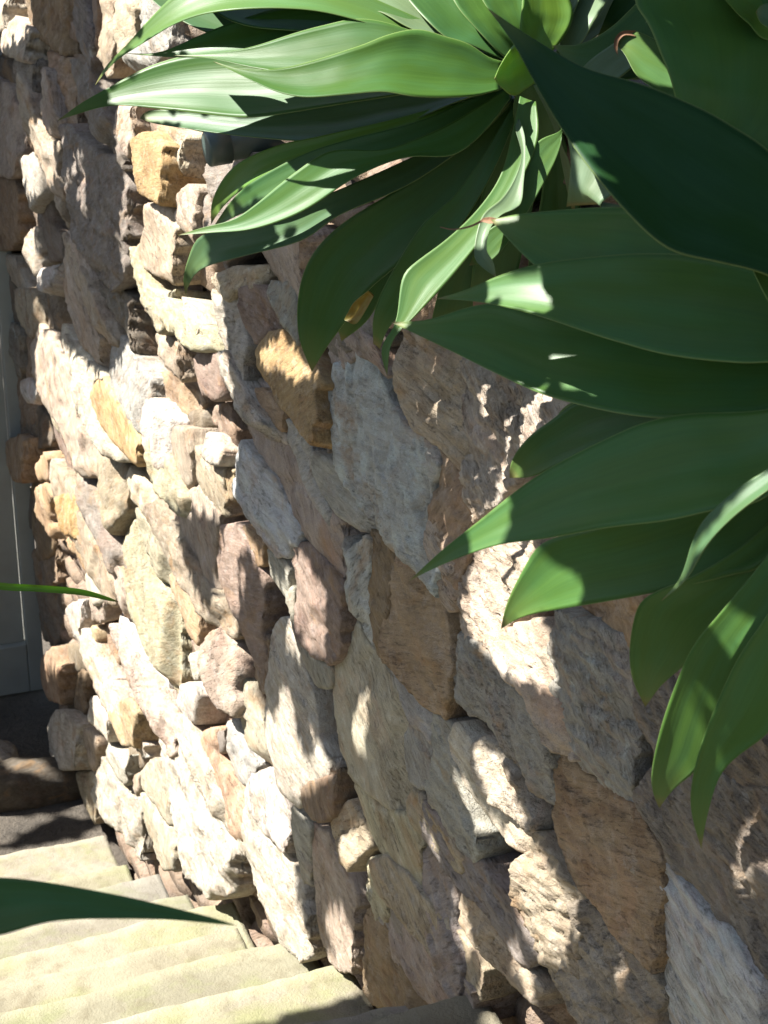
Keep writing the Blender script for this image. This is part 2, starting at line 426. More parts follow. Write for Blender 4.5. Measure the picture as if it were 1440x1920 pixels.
# tile, colour, how far the face stands proud of the wall (cm), upward tilt, roughness, lichen, outline
STONES = [
 ('P','c',1,.2,1,.2,"0,0 70,0 100,90 20,170 0,180 -80,200 -80,-20"),
 ('P','c',3,.4,1,.2,"10,170 90,70 190,190 180,230 245,270 230,370 150,360 60,330 -10,290"),
 ('P','k',2,.0,1.3,.1,"60,-20 380,-20 420,160 465,350 380,325 270,275 180,165 100,90"),
 ('P','m',1,.1,1,.4,"380,-20 460,-20 500,120 530,330 540,490 500,440 440,250 400,100"),
 ('P','r',2,.1,1,.2,"460,-20 555,-20 565,130 545,300 530,335 500,130"),
 ('P','p',1,.2,1.2,.3,"550,-20 640,-20 645,200 655,330 620,420 560,450 540,310 562,130"),
 ('P','c',2,.3,1.4,.3,"640,-20 760,-20 795,150 760,260 660,345 640,200"),
 ('P','b',0,.4,1.8,.5,"760,-40 900,-40 1100,130 1060,300 880,330 790,420 690,420 655,340 790,190"),
 ('P','k',0,.0,1.3,.1,"250,280 380,325 465,355 540,500 562,620 600,850 450,770 350,650 290,500 250,380"),
 ('P','m',1,.1,1.2,.3,"40,325 150,355 235,370 220,420 240,560 200,620 110,480 55,400"),
 ('P','d',0,.0,1.2,.1,"-60,300 45,340 110,480 180,640 150,720 80,600 30,460 -60,420"),
 ('P','p',1.5,.1,1.1,.3,"230,375 260,378 290,520 312,700 322,805 270,765 210,630 235,520"),
 ('P','p',1,.1,1.2,.1,"-60,420 40,480 90,610 152,740 132,800 90,900 60,1010 -60,980"),
 ('P','o',2,.1,1,.0,"155,700 222,620 280,760 270,870 200,870 150,800"),
 ('P','o',1.5,.2,1.5,.1,"-60,980 70,1000 122,1120 152,1285 60,1400 -60,1430"),
 ('P','w',3,.3,1,.2,"100,880 190,855 272,900 285,1020 210,1115 150,1210 110,1050"),
 ('P','t',2,.0,1,.1,"270,795 322,785 335,1000 352,1260 305,1290 290,1150 285,1000"),
 ('P','m',2.5,.1,1.7,.3,"325,700 390,695 450,770 570,858 660,880 685,980 745,1120 792,1335 705,1460 690,1560 605,1665 520,1565 460,1430 400,1340 350,1180 332,1000 315,840"),
 ('P','p',1,.3,1.2,.2,"640,585 770,590 835,690 740,775 695,905 650,760"),
 ('P','G',6,.5,.7,.0,"720,780 780,745 870,735 960,850 1012,985 985,1090 955,1190 850,1145 765,1090 742,950"),
 ('P','c',0,.3,1.5,.3,"830,690 940,700 1045,760 1100,1000 1105,1065 1020,1000 930,830"),
 ('P','p',4,.2,1.2,.1,"1015,1030 1110,1045 1135,1200 1112,1420 1030,1440 990,1280 958,1160"),
 ('P','p',3,.2,.8,.1,"800,1130 955,1185 1010,1310 1022,1420 1085,1650 1010,1625 900,1560 770,1505 755,1400 800,1300"),
 ('P','c',2,.1,1,.3,"150,1290 192,1265 202,1400 222,1500 192,1565 140,1490 128,1390"),
 ('P','d',0,.0,1,.1,"200,1120 290,1030 305,1290 345,1310 352,1475 220,1475 190,1400"),
 ('P','w',5,.6,.8,.1,"205,1505 285,1488 365,1490 362,1600 290,1615 220,1640 188,1570"),
 ('P','d',2,-.1,1.4,.1,"207,1630 290,1615 362,1600 362,1860 318,1840 240,1800 190,1660"),
 ('F','p',2,.1,1.2,.1,"116,432 147,455 166,508 179,558 201,608 198,702 184,690 172,670 134,628 119,600"),
 ('P','t',1,.1,1.2,.3,"20,1430 80,1435 132,1560 172,1680 232,1750 252,1870 180,1810 100,1680 65,1580"),
 ('P','d',1,.0,1.2,.1,"-60,1430 20,1430 70,1590 102,1690 182,1810 200,1930 90,1930 20,1800 -60,1700"),
 ('Q','t',2,.1,1.1,.2,"70,0 172,0 232,180 202,260 170,295 110,200 78,100"),
 ('Q','d',0,.0,1.1,.1,"205,40 335,200 325,335 260,215"),
 ('Q','p',2.5,.15,1.0,.3,"228,185 325,340 285,380 255,600 275,690 182,515 165,400 182,290"),
 ('Q','y',1,.15,1.3,.7,"282,380 335,335 402,480 405,560 382,650 452,820 505,900 562,925 545,1130 440,1085 360,905 268,700 250,620"),
 ('Q','w',2.5,.2,1.1,.4,"318,205 372,198 432,300 545,425 565,485 485,485 492,620 515,745 440,600 400,500 335,335"),
 ('Q','G',5,.35,.8,.0,"502,512 580,497 655,620 792,842 802,975 732,1015 690,970 620,900 558,800 508,680"),
 ('Q','b',2,.1,1.1,.2,"598,190 700,280 762,400 872,530 902,622 832,800 792,842 700,720 590,582 582,500 600,400"),
 ('Q','m',2,.1,2.0,.2,"480,-5 690,-5 742,60 802,180 862,340 902,470 872,530 762,400 700,280 600,130 520,30"),
 ('Q','y',3.5,.5,1.2,.3,"735,0 880,-5 1002,35 1060,120 1040,200 1042,285 960,275 885,262 822,150"),
 ('Q','w',5.5,.5,.9,.2,"1000,35 1072,100 1102,170 1205,262 1205,350 1085,360 1030,285 1032,190"),
 ('Q','p',2,.1,1.3,.2,"868,250 942,285 1052,305 1090,440 1112,595 1060,605 970,485 900,385 850,290"),
 ('Q','r',2.5,.1,1.0,.2,"1088,365 1205,352 1242,460 1285,635 1182,635 1110,605 1088,450"),
 ('Q','k',0,.0,1.2,.2,"868,478 970,485 1102,610 1172,655 1132,720 1020,762 920,690 878,590"),
 ('Q','d',-2,.0,.8,.1,"1000,738 1082,688 1165,690 1145,805 1040,810"),
 ('Q','w',3,.2,1.0,.2,"815,605 902,640 992,760 952,800 962,980 1002,1140 930,1138 860,1065 798,905 788,790"),
 ('Q','t',2,.0,.9,.2,"950,765 1062,785 1085,900 1115,1085 1032,1145 995,1140 958,975"),
 ('Q','w',4.5,.4,.9,.2,"1155,800 1232,828 1252,920 1275,1005 1190,1005 1125,945"),
 ('Q','r',2,.1,1.2,.2,"1195,655 1282,645 1335,842 1335,985 1290,1008 1260,905 1230,822 1180,750"),
 ('Q','t',1,.1,.9,.1,"1080,880 1125,950 1190,1008 1272,1020 1262,1150 1332,1255 1380,1350 1250,1285 1150,1180 1110,1080"),
 ('Q','g',2.5,.1,1,.1,"1258,1005 1315,1020 1318,1205 1268,1200"),
 ('R','B',3.5,.15,1.2,.5,"105,735 200,825 292,930 335,1040 402,1150 445,1235 375,1232 360,1302 300,1285 180,1132 88,970"),
 ('Q','p',2.5,.15,1.0,.2,"958,1190 1040,1130 1112,1108 1172,1200 1245,1290 1222,1345 1210,1450 1205,1620 1252,1890 1180,1785 1080,1645 1030,1545 978,1350"),
 ('F','r',3.5,.15,1.0,.1,"406,984 445,982 467,1020 492,1090 503,1160 505,1262 497,1312 470,1272 440,1200 414,1150 404,1060"),
 ('Q','t',1.5,.1,1.1,.2,"778,1065 882,1120 872,1200 902,1350 970,1525 1025,1565 960,1600 900,1445 830,1305 795,1205"),
 ('Q','k',0,.0,1.0,.1,"868,1125 1002,1145 962,1195 980,1350 1042,1570 970,1545 900,1345"),
 ('Q','t',4,.3,1.0,.4,"538,930 602,908 692,985 712,1060 722,1205 652,1305 600,1410 568,1305 538,1150"),
 ('Q','c',2,.1,1.2,.2,"698,995 782,1070 802,1200 862,1305 832,1330 760,1225 715,1145"),
 ('F','y',2.5,.15,.8,.4,"220,986 246,968 263,1010 291,1075 316,1130 336,1195 347,1260 343,1334 320,1324 294,1272 269,1212 244,1152 221,1092 210,1040"),
 ('Q','y',1.5,.1,.9,.2,"748,1225 832,1310 862,1345 902,1460 962,1605 930,1705 868,1605 798,1432"),
 ('F','o',3,.25,.7,.0,"311,1076 340,1060 366,1095 397,1150 415,1178 396,1203 369,1215 344,1182 324,1132"),
 ('Q','G',7.5,.55,1.0,.0,"268,1200 330,1158 402,1148 462,1190 532,1320 542,1412 450,1425 340,1392 278,1312"),
 ('Q','o',3,.1,1.0,.1,"188,1118 262,1088 300,1180 268,1222 278,1330 362,1400 345,1455 260,1385 198,1282"),
 ('Q','c',3,.2,1.0,.2,"258,958 312,955 362,1060 385,1155 310,1172 278,1060"),
 ('Q','o',3,.1,1.1,.0,"192,1000 242,915 275,1000 262,1095 202,1085"),
 ('Q','o',5,.0,.9,.0,"28,860 90,815 162,900 192,1000 192,1115 130,1105 48,1085 15,980"),
 ('Q','w',4,.4,.9,.1,"98,530 150,498 192,540 222,600 182,655 130,645"),
 ('Q','d',1,.0,1.1,.1,"108,640 200,640 262,740 272,880 240,905 190,905 140,785"),
 ('Q','m',2,.1,1.0,.5,"-20,180 100,200 142,330 152,490 98,525 68,400 -20,340"),
 ('Q','d',1,.0,1.1,.1,"58,580 110,640 142,790 192,915 160,905 85,830 58,720"),
 ('Q','r',1.5,.0,1.1,.1,"258,690 302,740 422,900 442,1065 400,1045 328,905 268,790"),
 ('Q','p',1,.1,.9,.2,"405,900 542,1130 552,1190 595,1310 520,1325 450,1155 418,1025"),
 ('Q','d',2,.0,1.0,.1,"88,1125 190,1130 202,1300 225,1400 148,1335"),
 ('Q','k',2,.1,1.2,.1,"168,1500 242,1395 332,1450 382,1540 425,1710 320,1655 260,1705 178,1645"),
 ('Q','o',1.5,.0,1.3,.1,"340,1400 450,1428 542,1425 542,1560 605,1665 645,1790 560,1625 480,1605 418,1505"),
 ('Q','w',4,.3,.9,.1,"468,1600 560,1618 615,1755 520,1795 488,1765"),
 ('Q','p',1.5,.0,1.2,.2,"528,1325 602,1325 642,1500 702,1720 745,1910 690,1860 628,1705 578,1565"),
 ('U','w',5,.3,1.0,.1,"338,150 410,118 462,180 475,262 430,352 360,335 322,250"),
 ('U','g',2.5,.1,.8,.1,"428,265 492,258 515,525 450,515 433,400"),
 ('U','p',2,-.1,1.3,.1,"458,108 582,165 565,232 490,245"),
 ('U','k',1,.0,1.1,.1,"500,238 562,238 622,420 645,560 620,645 580,562 520,402"),
 ('U','w',2,.15,1.2,.3,"568,165 622,208 702,330 742,450 802,560 842,680 832,735 760,645 690,505 640,482 588,290"),
 ('U','p',1.5,.1,1.2,.2,"640,488 700,518 792,650 832,742 780,808 740,705 668,582"),
 ('U','p',3.5,.2,.9,.1,"488,518 582,538 622,652 550,695 508,662"),
 ('U','g',3.5,.25,.9,.1,"618,640 692,628 722,770 785,848 772,915 700,905 620,875 568,762 558,700"),
 ('U','w',3.5,.25,.9,.2,"438,640 492,618 552,700 585,830 572,905 520,825 448,745"),
 ('U','o',5,.0,.9,.0,"188,460 272,355 292,460 335,478 335,685 240,645 188,562"),
 ('U','d',1.5,.0,1.1,.1,"278,355 432,355 432,502 340,482 290,472"),
 ('U','k',2,.0,1.1,.1,"338,488 432,488 465,600 425,805 338,702"),
 ('U','w',7.5,.35,.8,.1,"228,800 258,730 292,688 340,698 412,778 440,900 450,1005 260,1012 218,900"),
 ('U','p',5,.1,.9,.1,"238,1018 382,1008 372,1085 320,1135 258,1095"),
 ('U','k',2,.0,1.0,.0,"318,1140 382,1055 445,1150 445,1200 318,1205"),
 ('U','t',2.5,.0,1.1,.2,"365,1015 475,1015 488,1200 545,1300 480,1288 428,1152"),
 ('U','p',3,.1,.9,.2,"418,795 472,785 515,900 505,1005 470,1015 436,942"),
 ('U','w',2,.2,1.9,.6,"518,925 612,1080 702,1160 742,1300 752,1400 775,1530 700,1480 640,1355 550,1275 480,1135 488,1030"),
 ('U','b',3,.2,1.1,.2,"538,845 582,908 642,978 672,955 695,1050 640,1095 600,1065 548,952"),
 ('U','d',-4,.0,.8,.0,"655,875 795,895 742,1005 678,1015"),
 ('U','y',2.5,.2,.9,.3,"718,1008 802,925 852,1080 905,1250 915,1318 850,1298 800,1205 728,1102"),
 ('U','t',2,.0,1.0,.2,"678,1038 722,1018 732,1100 700,1155"),
 ('U','y',1.5,.1,1.0,.4,"722,1108 802,1208 902,1400 895,1445 935,1540 830,1540 770,1335 738,1222"),
 ('U','w',1.5,.15,2.0,.5,"818,720 882,698 942,760 1012,832 1045,950 1095,1130 1135,1290 1205,1450 1250,1600 1100,1700 1000,1600 930,1560 900,1332 860,1105 828,932"),
 ('U','o',2.5,.15,1.3,.1,"1018,818 1082,778 1105,950 1182,1030 1235,1150 1285,1270 1295,1400 1295,1560 1220,1445 1138,1282 1088,1105 1038,955"),
 ('U','m',0,.0,.9,.2,"1088,828 1182,788 1175,900 1100,965"),
 ('U','w',3,.2,1.1,.3,"918,560 1002,538 1035,660 1005,785 950,755 908,662"),
 ('U','p',4.5,.25,.8,.1,"1028,360 1090,278 1142,238 1195,370 1215,470 1205,600 1245,745 1180,725 1050,665 1018,562"),
 ('U','w',3,.2,1.0,.2,"968,398 1022,388 1032,535 1000,545"),
 ('V','b',2,.1,1.2,.3,"58,698 112,688 182,870 235,950 180,1045 118,1005 78,882"),
 ('V','y',3,.15,1.2,.3,"98,440 142,435 192,640 242,800 275,930 220,938 148,802 108,622"),
 ('V','w',3,.15,1.0,.2,"268,250 320,198 362,230 412,380 472,600 505,800 565,930 615,965 540,965 430,1025 420,1115 358,1085 298,1005 268,922 238,700 248,560"),
 ('V','r',2,.0,1.1,.1,"198,330 262,288 252,400 272,520 240,575 196,502"),
 ('H','r',6.5,.1,1.3,.1,"270,300 300,245 380,235 450,330 540,440 640,590 660,700 640,950 595,1100 520,1140 430,1085 345,950 300,760 285,540"),
 ('H','b',5,.2,.8,.3,"245,770 300,860 330,960 420,1075 515,1140 580,1190 585,1280 520,1330 430,1305 365,1180 325,1050"),
 ('F','y',0.5,.05,.8,.2,"640,1150 660,1138 690,1190 722,1240 752,1292 765,1355 760,1420 763,1500 757,1535 735,1525 690,1495 650,1455 628,1395 622,1310 628,1245"),
 ('F','y',1,.0,.8,.2,"655,1452 700,1498 757,1532 768,1500 785,1560 792,1630 786,1672 745,1665 715,1600 695,1560"),
 ('H','B',3,.1,1.2,.4,"610,190 660,300 720,280 840,170 850,640 890,1040 790,870 690,740 665,620 655,330"),
 ('H','k',3,.0,1.2,.1,"830,130 930,190 1010,330 1000,700 950,1010 900,1080 860,860 835,640"),
 ('F','k',2,.0,1.1,.2,"728,1080 742,1010 775,1060 812,1092 838,1145 845,1250 845,1320 835,1352 805,1335 772,1298 735,1256 708,1232 715,1180"),
 ('H','b',2,.1,.9,.3,"980,1170 1060,1195 1150,1290 1270,1460 1330,1530 1310,1750 1230,1650 1140,1580 1050,1330"),
 ('V','b',3,.15,1.1,.4,"918,780 962,688 1050,820 1052,1000 1000,1035 938,982 918,900"),
 ('V','b',2.5,.1,1.4,.4,"1038,660 1132,718 1202,850 1262,960 1200,1005 1242,1150 1285,1300 1250,1395 1180,1305 1118,1202 1048,1100 1018,1000 1058,900"),
 ('V','m',2,.1,1.1,.3,"938,1048 1002,1030 1085,1180 1062,1258 958,1165 928,1112"),
 ('X','m',1,.05,1.3,.2,"752,85 832,190 935,240 992,400 1005,540 995,700 1035,900 1065,1085 1012,1135 900,955 870,755 850,590 830,440 788,282"),
 ('X','y',1,.1,1.1,.4,"528,378 602,365 662,500 655,700 600,765 558,622 528,562"),
 ('X','k',0.5,.0,1.2,.2,"518,700 562,640 662,800 702,900 782,1040 825,1118 700,1180 590,1160 538,1105"),
 ('X','m',0.5,.0,1.2,.2,"598,720 662,638 722,618 862,640 882,760 922,960 995,1105 920,1218 820,1065 720,905"),
 ('X','t',5,.4,1.0,.2,"368,280 472,198 542,188 575,290 500,352 440,448 378,385"),
 ('X','t',2,.0,1.0,.2,"338,155 440,55 525,180 470,215 368,292"),
 ('V','k',8,.15,.9,.2,"415,1020 470,990 545,975 622,955 612,1062 560,1165 480,1188 428,1115"),
 ('X','b',1.5,.0,1.0,.3,"118,80 232,200 262,400 252,525 188,505 148,302"),
 ('X','p',2,.05,1.0,.2,"228,188 332,250 402,430 462,540 505,800 528,1120 480,1005 370,965 298,822 258,500"),
 ('V','w',2,.15,1.5,.2,"178,958 282,925 362,1080 375,1345 310,1305 228,1202 158,1082"),
 ('F','w',2,.15,1.5,.2,"458,1488 482,1545 522,1588 558,1648 568,1700 605,1765 570,1800 530,1775 498,1702 470,1652 448,1602 455,1540"),
 ('K','c',3,.1,1.9,.1,"50,300 200,355 450,470 590,500 420,690 300,830 290,880 100,1070 85,860 105,740 70,570 40,420"),
 ('F','p',3.5,.1,1.6,.1,"882,985 985,905 1005,1020 986,1062 952,1140 945,1182 1012,1158 1037,1200 1047,1290 1057,1380 1062,1432 1030,1402 1004,1322 958,1272 898,1202 843,1192 838,1150 858,1080"),
 ('W','b',4,.1,1.5,.5,"365,180 480,195 562,240 742,340 752,480 762,640 792,760 802,965 762,1148 650,1108 520,995 438,935 378,782 338,652 385,500 358,350"),
 ('W','o',1.5,.0,1.0,.1,"480,140 800,90 830,250 760,360 742,345 600,235"),
 ('F','k',2.5,.0,1.0,.2,"1022,1362 1062,1428 1110,1470 1166,1505 1196,1515 1226,1580 1239,1620 1242,1700 1245,1792 1225,1822 1205,1807 1160,1757 1110,1692 1064,1642 1044,1582 1034,1520 1028,1440"),
 ('F','b',3,.1,1.6,.3,"838,1188 900,1213 942,1265 1002,1325 1027,1370 1035,1450 1037,1532 1010,1502 980,1452 940,1402 900,1352 863,1332 843,1272"),
 ('F','c',4,.2,1.7,.1,"886,1400 905,1383 926,1410 957,1450 987,1530 999,1562 965,1542 935,1517 904,1482 888,1440"),
 ('F','w',1.5,.25,1.0,.1,"840,1390 857,1352 888,1398 893,1450 930,1517 1002,1564 982,1600 950,1584 908,1532 868,1472 848,1440"),
 ('F','t',2.5,.1,1.8,.2,"958,1692 972,1612 1002,1568 1026,1588 1046,1620 1078,1670 1104,1702 1078,1760 1072,1852 1030,1845 1003,1802 983,1742"),
 ('F','m',2,.1,1.7,.4,"1070,1702 1108,1693 1166,1758 1216,1826 1238,1830 1240,1960 1090,1960 1033,1850 1075,1782"),
 ('F','B',3,.0,1.1,.7,"1236,1608 1254,1630 1282,1665 1322,1712 1362,1750 1392,1785 1408,1822 1424,1842 1424,1980 1233,1980 1237,1822 1244,1740"),
 ('F','m',3.5,.0,1.4,.1,"1183,1318 1200,1368 1227,1420 1203,1452 1196,1500 1226,1558 1247,1610 1282,1652 1332,1712 1382,1762 1407,1802 1445,1852 1560,1900 1560,1580 1440,1490 1380,1478 1302,1398 1262,1298 1240,1245"),
 ('F','d',1,.0,1.2,.2,"1300,1380 1440,1365 1560,1400 1560,1590 1440,1500 1360,1470"),
 ('F','d',1.5,.0,1.2,.2,"1405,1798 1440,1850 1560,1900 1560,1990 1422,1990 1424,1842"),
 ('F','m',1.5,.0,1.2,.2,"1210,1130 1330,1130 1460,1180 1460,1380 1380,1400 1300,1390 1260,1300 1240,1240 1180,1320 1176,1220"),
 ('F','t',2.5,.1,1.2,.1,"738,618 832,636 864,668 873,780 888,850 897,905 870,893 820,832 778,802 743,742 723,690"),
 ('F','k',1.5,.0,1.2,.1,"818,828 892,898 884,990 862,1080 842,1152 808,1092 798,1030 808,950 828,890"),
 ('R','B',4,.12,1.4,.8,"545,470 570,395 680,295 765,340 822,500 882,640 1002,720 1082,760 1104,860 1040,962 1032,1090 1012,1200 1125,1520 1120,1558 1058,1495 988,1382 898,1302 848,1252 778,1162 718,1082 638,962 578,852 566,700 528,580"),
 ('R','p',2,.1,1.2,.2,"556,180 690,180 785,290 832,440 760,360 682,318 590,405 548,345"),
 ('R','G',8,.45,.9,.0,"200,300 258,220 352,198 422,270 505,400 545,470 492,485 495,640 562,805 470,765 358,622 298,542 238,432 202,372"),
 ('R','m',2,.0,.9,.1,"488,485 542,475 532,600 572,720 562,808 498,655"),
 ('R','r',2,.1,1.2,.2,"108,10 242,-10 302,100 345,180 250,212 190,272 160,202 128,122"),
 ('R','b',3,.2,1.3,.3,"240,-30 382,-30 420,290 350,195 300,100"),
 ('R','w',3,.3,1.4,.2,"-10,-20 110,10 132,130 172,260 182,430 152,650 98,562 58,402 5,200"),
 ('R','p',1,.05,1.1,.2,"165,240 212,430 342,600 352,700 422,850 502,1000 562,1080 645,1200 632,1490 598,1445 558,1362 428,1182 328,1002 268,882 158,702 148,600"),
 ('R','o',2.2,.05,1.0,.1,"198,478 262,510 355,640 332,700 238,625"),
 ('R','b',2,.1,1.0,.5,"348,638 442,690 482,830 485,920 575,1080 605,1190 500,1065 418,882 348,742"),
 ('R','b',2.5,.1,1.2,.4,"465,788 562,828 642,960 755,1130 770,1185 690,1160 640,1120 590,1080 480,920"),
 ('R','p',2,.05,1.2,.2,"1040,1075 1100,1000 1230,1250 1205,1400 1135,1570 1060,1485 1008,1250"),
 ('R','o',2,.0,1.0,.1,"128,1140 252,1245 245,1345 190,1338 148,1252"),
 ('R','b',3,.1,1.0,.4,"248,1255 352,1310 395,1420 382,1570 340,1508 268,1385"),
 ('R','b',3.5,.1,.9,.3,"338,1498 388,1425 398,1560 402,1660 372,1600"),
 ('F','p',2,.1,1.2,.2,"470,440 560,430 600,500 592,560 560,600 530,530 500,500"),
 ('F','c',2.5,.2,1.3,.3,"385,520 430,500 500,495 490,545 440,545 410,580"),
 ('F','m',1,.0,1.3,.2,"590,590 640,560 700,590 725,640 700,660 660,650 625,690"),
 ('F','k',1,.0,1.2,.1,"690,500 780,470 900,560 1000,580 900,650 760,620 700,600"),
 ('F','m',1,.0,1.3,.2,"380,300 480,280 560,330 560,440 470,450 400,520 372,430 385,360"),
 ('N','m',3.2,.0,1.25,.2,"272,690 330,688 432,800 522,920 602,1000 690,1150 702,1245 640,1205 560,1085 450,962 375,880 300,768"),
 ('N','t',3,.0,1.2,.2,"150,900 205,868 332,1000 425,1100 522,1232 528,1335 450,1325 378,1205 248,1065 150,965"),
 ('N','p',2.6,.0,1.2,.2,"222,1070 300,1078 432,1230 502,1335 490,1420 330,1335 238,1205"),
 ('N','p',3,.05,1.2,.2,"430,940 562,1080 642,1210 704,1290 704,1362 600,1265 520,1185 428,1062"),
 ('N','t',2.4,.0,1.15,.3,"300,640 420,800 470,880 445,930 380,870 290,760 278,690"),
 ('N','k',2.2,.0,1.2,.1,"130,1050 215,1090 240,1200 330,1340 300,1420 180,1330 140,1200"),
 ('F','k',1.5,.0,1.1,.1,"58,900 86,888 104,960 98,1045 70,1055 60,980"),
 ('F','d',1.5,.0,1.1,.1,"62,1045 98,1040 112,1130 104,1215 74,1200"),
 ('F','k',1.2,.0,1.1,.1,"20,640 60,620 75,720 70,800 40,810"),
 ('F','d',1.2,.0,1.1,.1,"34,800 72,795 85,880 60,905 42,880"),
]
SUNKEN = -0.015

def chaikin(p, n=1):
    for _ in range(n):
        q = np.roll(p, -1, axis=0)
        p = np.stack([p * 0.88 + q * 0.12, p * 0.12 + q * 0.88], axis=1).reshape(-1, 2)
    return p

def densify(p, stepx, stepy):
    outp = []
    for i in range(len(p)):
        a = p[i]; b = p[(i + 1) % len(p)]
        d = b - a
        k = max(1, int(math.ceil(math.hypot(d[0] / stepx, d[1] / stepy))))
        for j in range(k):
            outp.append(a + d * j / k)
    return np.array(outp)

def inside(pts, poly):
    x, y = pts[:, 0][:, None], pts[:, 1][:, None]
    x0, y0 = poly[:, 0][None], poly[:, 1][None]
    x1, y1 = np.roll(poly[:, 0], -1)[None], np.roll(poly[:, 1], -1)[None]
    cross = ((y0 > y) != (y1 > y)) & (x < (x1 - x0) * (y - y0) / np.where(y1 == y0, 1e-12, y1 - y0) + x0)
    return (cross.sum(1) % 2) == 1

def edge_dist(pts, poly):
    a = poly[None]; b = np.roll(poly, -1, axis=0)[None]
    p = pts[:, None]
    ab = b - a
    t = np.clip(((p - a) * ab).sum(2) / np.maximum((ab * ab).sum(2), 1e-12), 0, 1)
    d = p - (a + ab * t[..., None])
    return np.sqrt((d * d).sum(2)).min(1)

def build_stone(poly, res, rough, seed, round_r, back, tight=False):
    """poly: Nx2 outline in metres on the stone's own face plane. Returns verts, faces."""
    rng = np.random.RandomState(seed)
    sx, sy = res
    size = poly.max(0) - poly.min(0)
    poly = chaikin(poly, 1)
    poly = densify(poly, sx * 1.0, sy * 1.0)
    # ragged, chipped outline
    nrm = np.roll(poly, -1, axis=0) - np.roll(poly, 1, axis=0)
    nrm = np.stack([nrm[:, 1], -nrm[:, 0]], axis=1)
    nrm /= np.maximum(np.linalg.norm(nrm, axis=1)[:, None], 1e-9)
    area = 0.5 * np.sum(poly[:, 0] * np.roll(poly[:, 1], -1) - np.roll(poly[:, 0], -1) * poly[:, 1])
    if area < 0:
        nrm = -nrm
    wob = fbm(poly[:, 0] * 9, poly[:, 1] * 17, seed + 5, 4, 0.45)
    amp = min(0.009, 0.05 * min(size)) * (0.6 + 0.5 * rough)
    poly = poly + nrm * (wob * amp + (amp * 0.45 if tight else -amp * 0.1))[:, None]
    lo, hi = poly.min(0), poly.max(0)
    gx = np.arange(lo[0], hi[0], sx); gy = np.arange(lo[1], hi[1], sy)
    X, Y = np.meshgrid(gx, gy)
    X = X + (np.arange(len(gy)) % 2)[:, None] * sx * 0.5
    pts = np.stack([X.ravel(), Y.ravel()], 1)
    pts += (rng.rand(*pts.shape) - 0.5) * np.array([sx, sy]) * 0.4
    pts = pts[inside(pts, poly)]
    if len(pts):
        pts = pts[edge_dist(pts, poly) > 0.45 * sy]
    nb = len(poly)
    allp = np.vstack([poly, pts]) if len(pts) else poly
    vco, _, fac, ov, _, _ = delaunay_2d_cdt([Vector((float(a), float(b))) for a, b in allp], [],
                                            [list(range(nb))], 1, 1e-7)
    P = np.array([(v.x, v.y) for v in vco])
    idx = {}
    for i, srcs in enumerate(ov):
        for s in srcs:
            if s < nb:
                idx[s] = i
    ring = []
    for s in range(nb):
        i = idx.get(s)
        if i is not None and (not ring or ring[-1] != i):
            ring.append(i)
    e = edge_dist(P, poly)
    inr = max(e.max(), 1e-4)
    ga = rng.choice([-0.35, -0.12, 0.0, 0.1, 0.3, 0.9, -1.1], p=[.15, .2, .2, .2, .1, .08, .07]) + rng.uniform(-.08, .08)
    u, v = P[:, 0] * math.cos(ga) + P[:, 1] * math.sin(ga), -P[:, 0] * math.sin(ga) + P[:, 1] * math.cos(ga)
    # overall swell, chiselled facets, bedding ledges, grain
    ctr = P.mean(0)
    hs_ = 0.5 * (P.max(0) - P.min(0))
    h = 0.05 * inr * (1 - (1 - np.clip(e / inr, 0, 1)) ** 2)
    h = h + 0.05 * min(hs_) * (rng.rand() - 0.5) * 2 * (P[:, 1] - ctr[1]) / max(hs_[1], 1e-4)
    jag = 0.004 * fbm(u * 12, v * 25, seed + 63, 3)
    for k in range(8):                       # broken facets that bevel the rim, steepest below and at the near end
        if k < 3:
            ang = (-0.25, -math.pi / 2, -0.95)[k] + rng.uniform(-.45, .45)
            sl = rng.uniform(0.45, 1.25); st = rng.uniform(0.30, 0.88)
            if tight:
                sl *= 0.4; st = 0.6 + 0.4 * st
        else:
            ang = rng.rand() * 2 * math.pi
            sl = rng.uniform(0.12, 0.5); st = rng.uniform(0.5, 0.95)
        dr = np.array([math.cos(ang), math.sin(ang)])
        ext = abs(dr[0]) * hs_[0] + abs(dr[1]) * hs_[1]
        st *= ext
        dd = np.maximum((P - ctr) @ dr - st + jag * 1.5, -1)
        if k < 3:
            dd = np.minimum(dd, 0.05)
        h = np.minimum(h, 0.012 - sl * dd + jag)
    n1 = fbm(u * 4, v * 10, seed, 4)
    n2 = fbm(u * 12, v * 60, seed + 77, 4, 0.6)
    h = h + n1 * 0.012 * rough + (n2 * 0.0040 + fbm(u * 45, v * 150, seed + 17, 3, 0.6) * 0.0015) * rough * (0.6 if rough < 1.25 else 1.0)
    # long bedding ledges
    for q, (lw, am) in enumerate(((0.030 + 0.03 * rng.rand(), 0.007), (0.011 + 0.006 * rng.rand(), 0.0032))):
        tt = (v + u * (rng.rand() - 0.5) * 0.25) / lw + 0.9 * fbm(u * 4, v * 7, seed + 9 + q, 3) + rng.rand()
        fr = tt - np.floor(tt)
        saw = np.where(fr < 0.86, fr / 0.86, (1 - fr) / 0.14)
        lev = hash2(np.floor(tt), np.floor(tt) * 0 + q, seed + 4)
        msk = np.clip(0.35 + 1.5 * fbm(u * 3.5, v * 9, seed + 21 + q, 2), 0, 1)
        h = h + ((saw - 0.5) + 0.5 * lev) * am * min(0.75, max(0.25, rough - 0.35)) * msk * np.clip(e / 0.010, 0, 1)
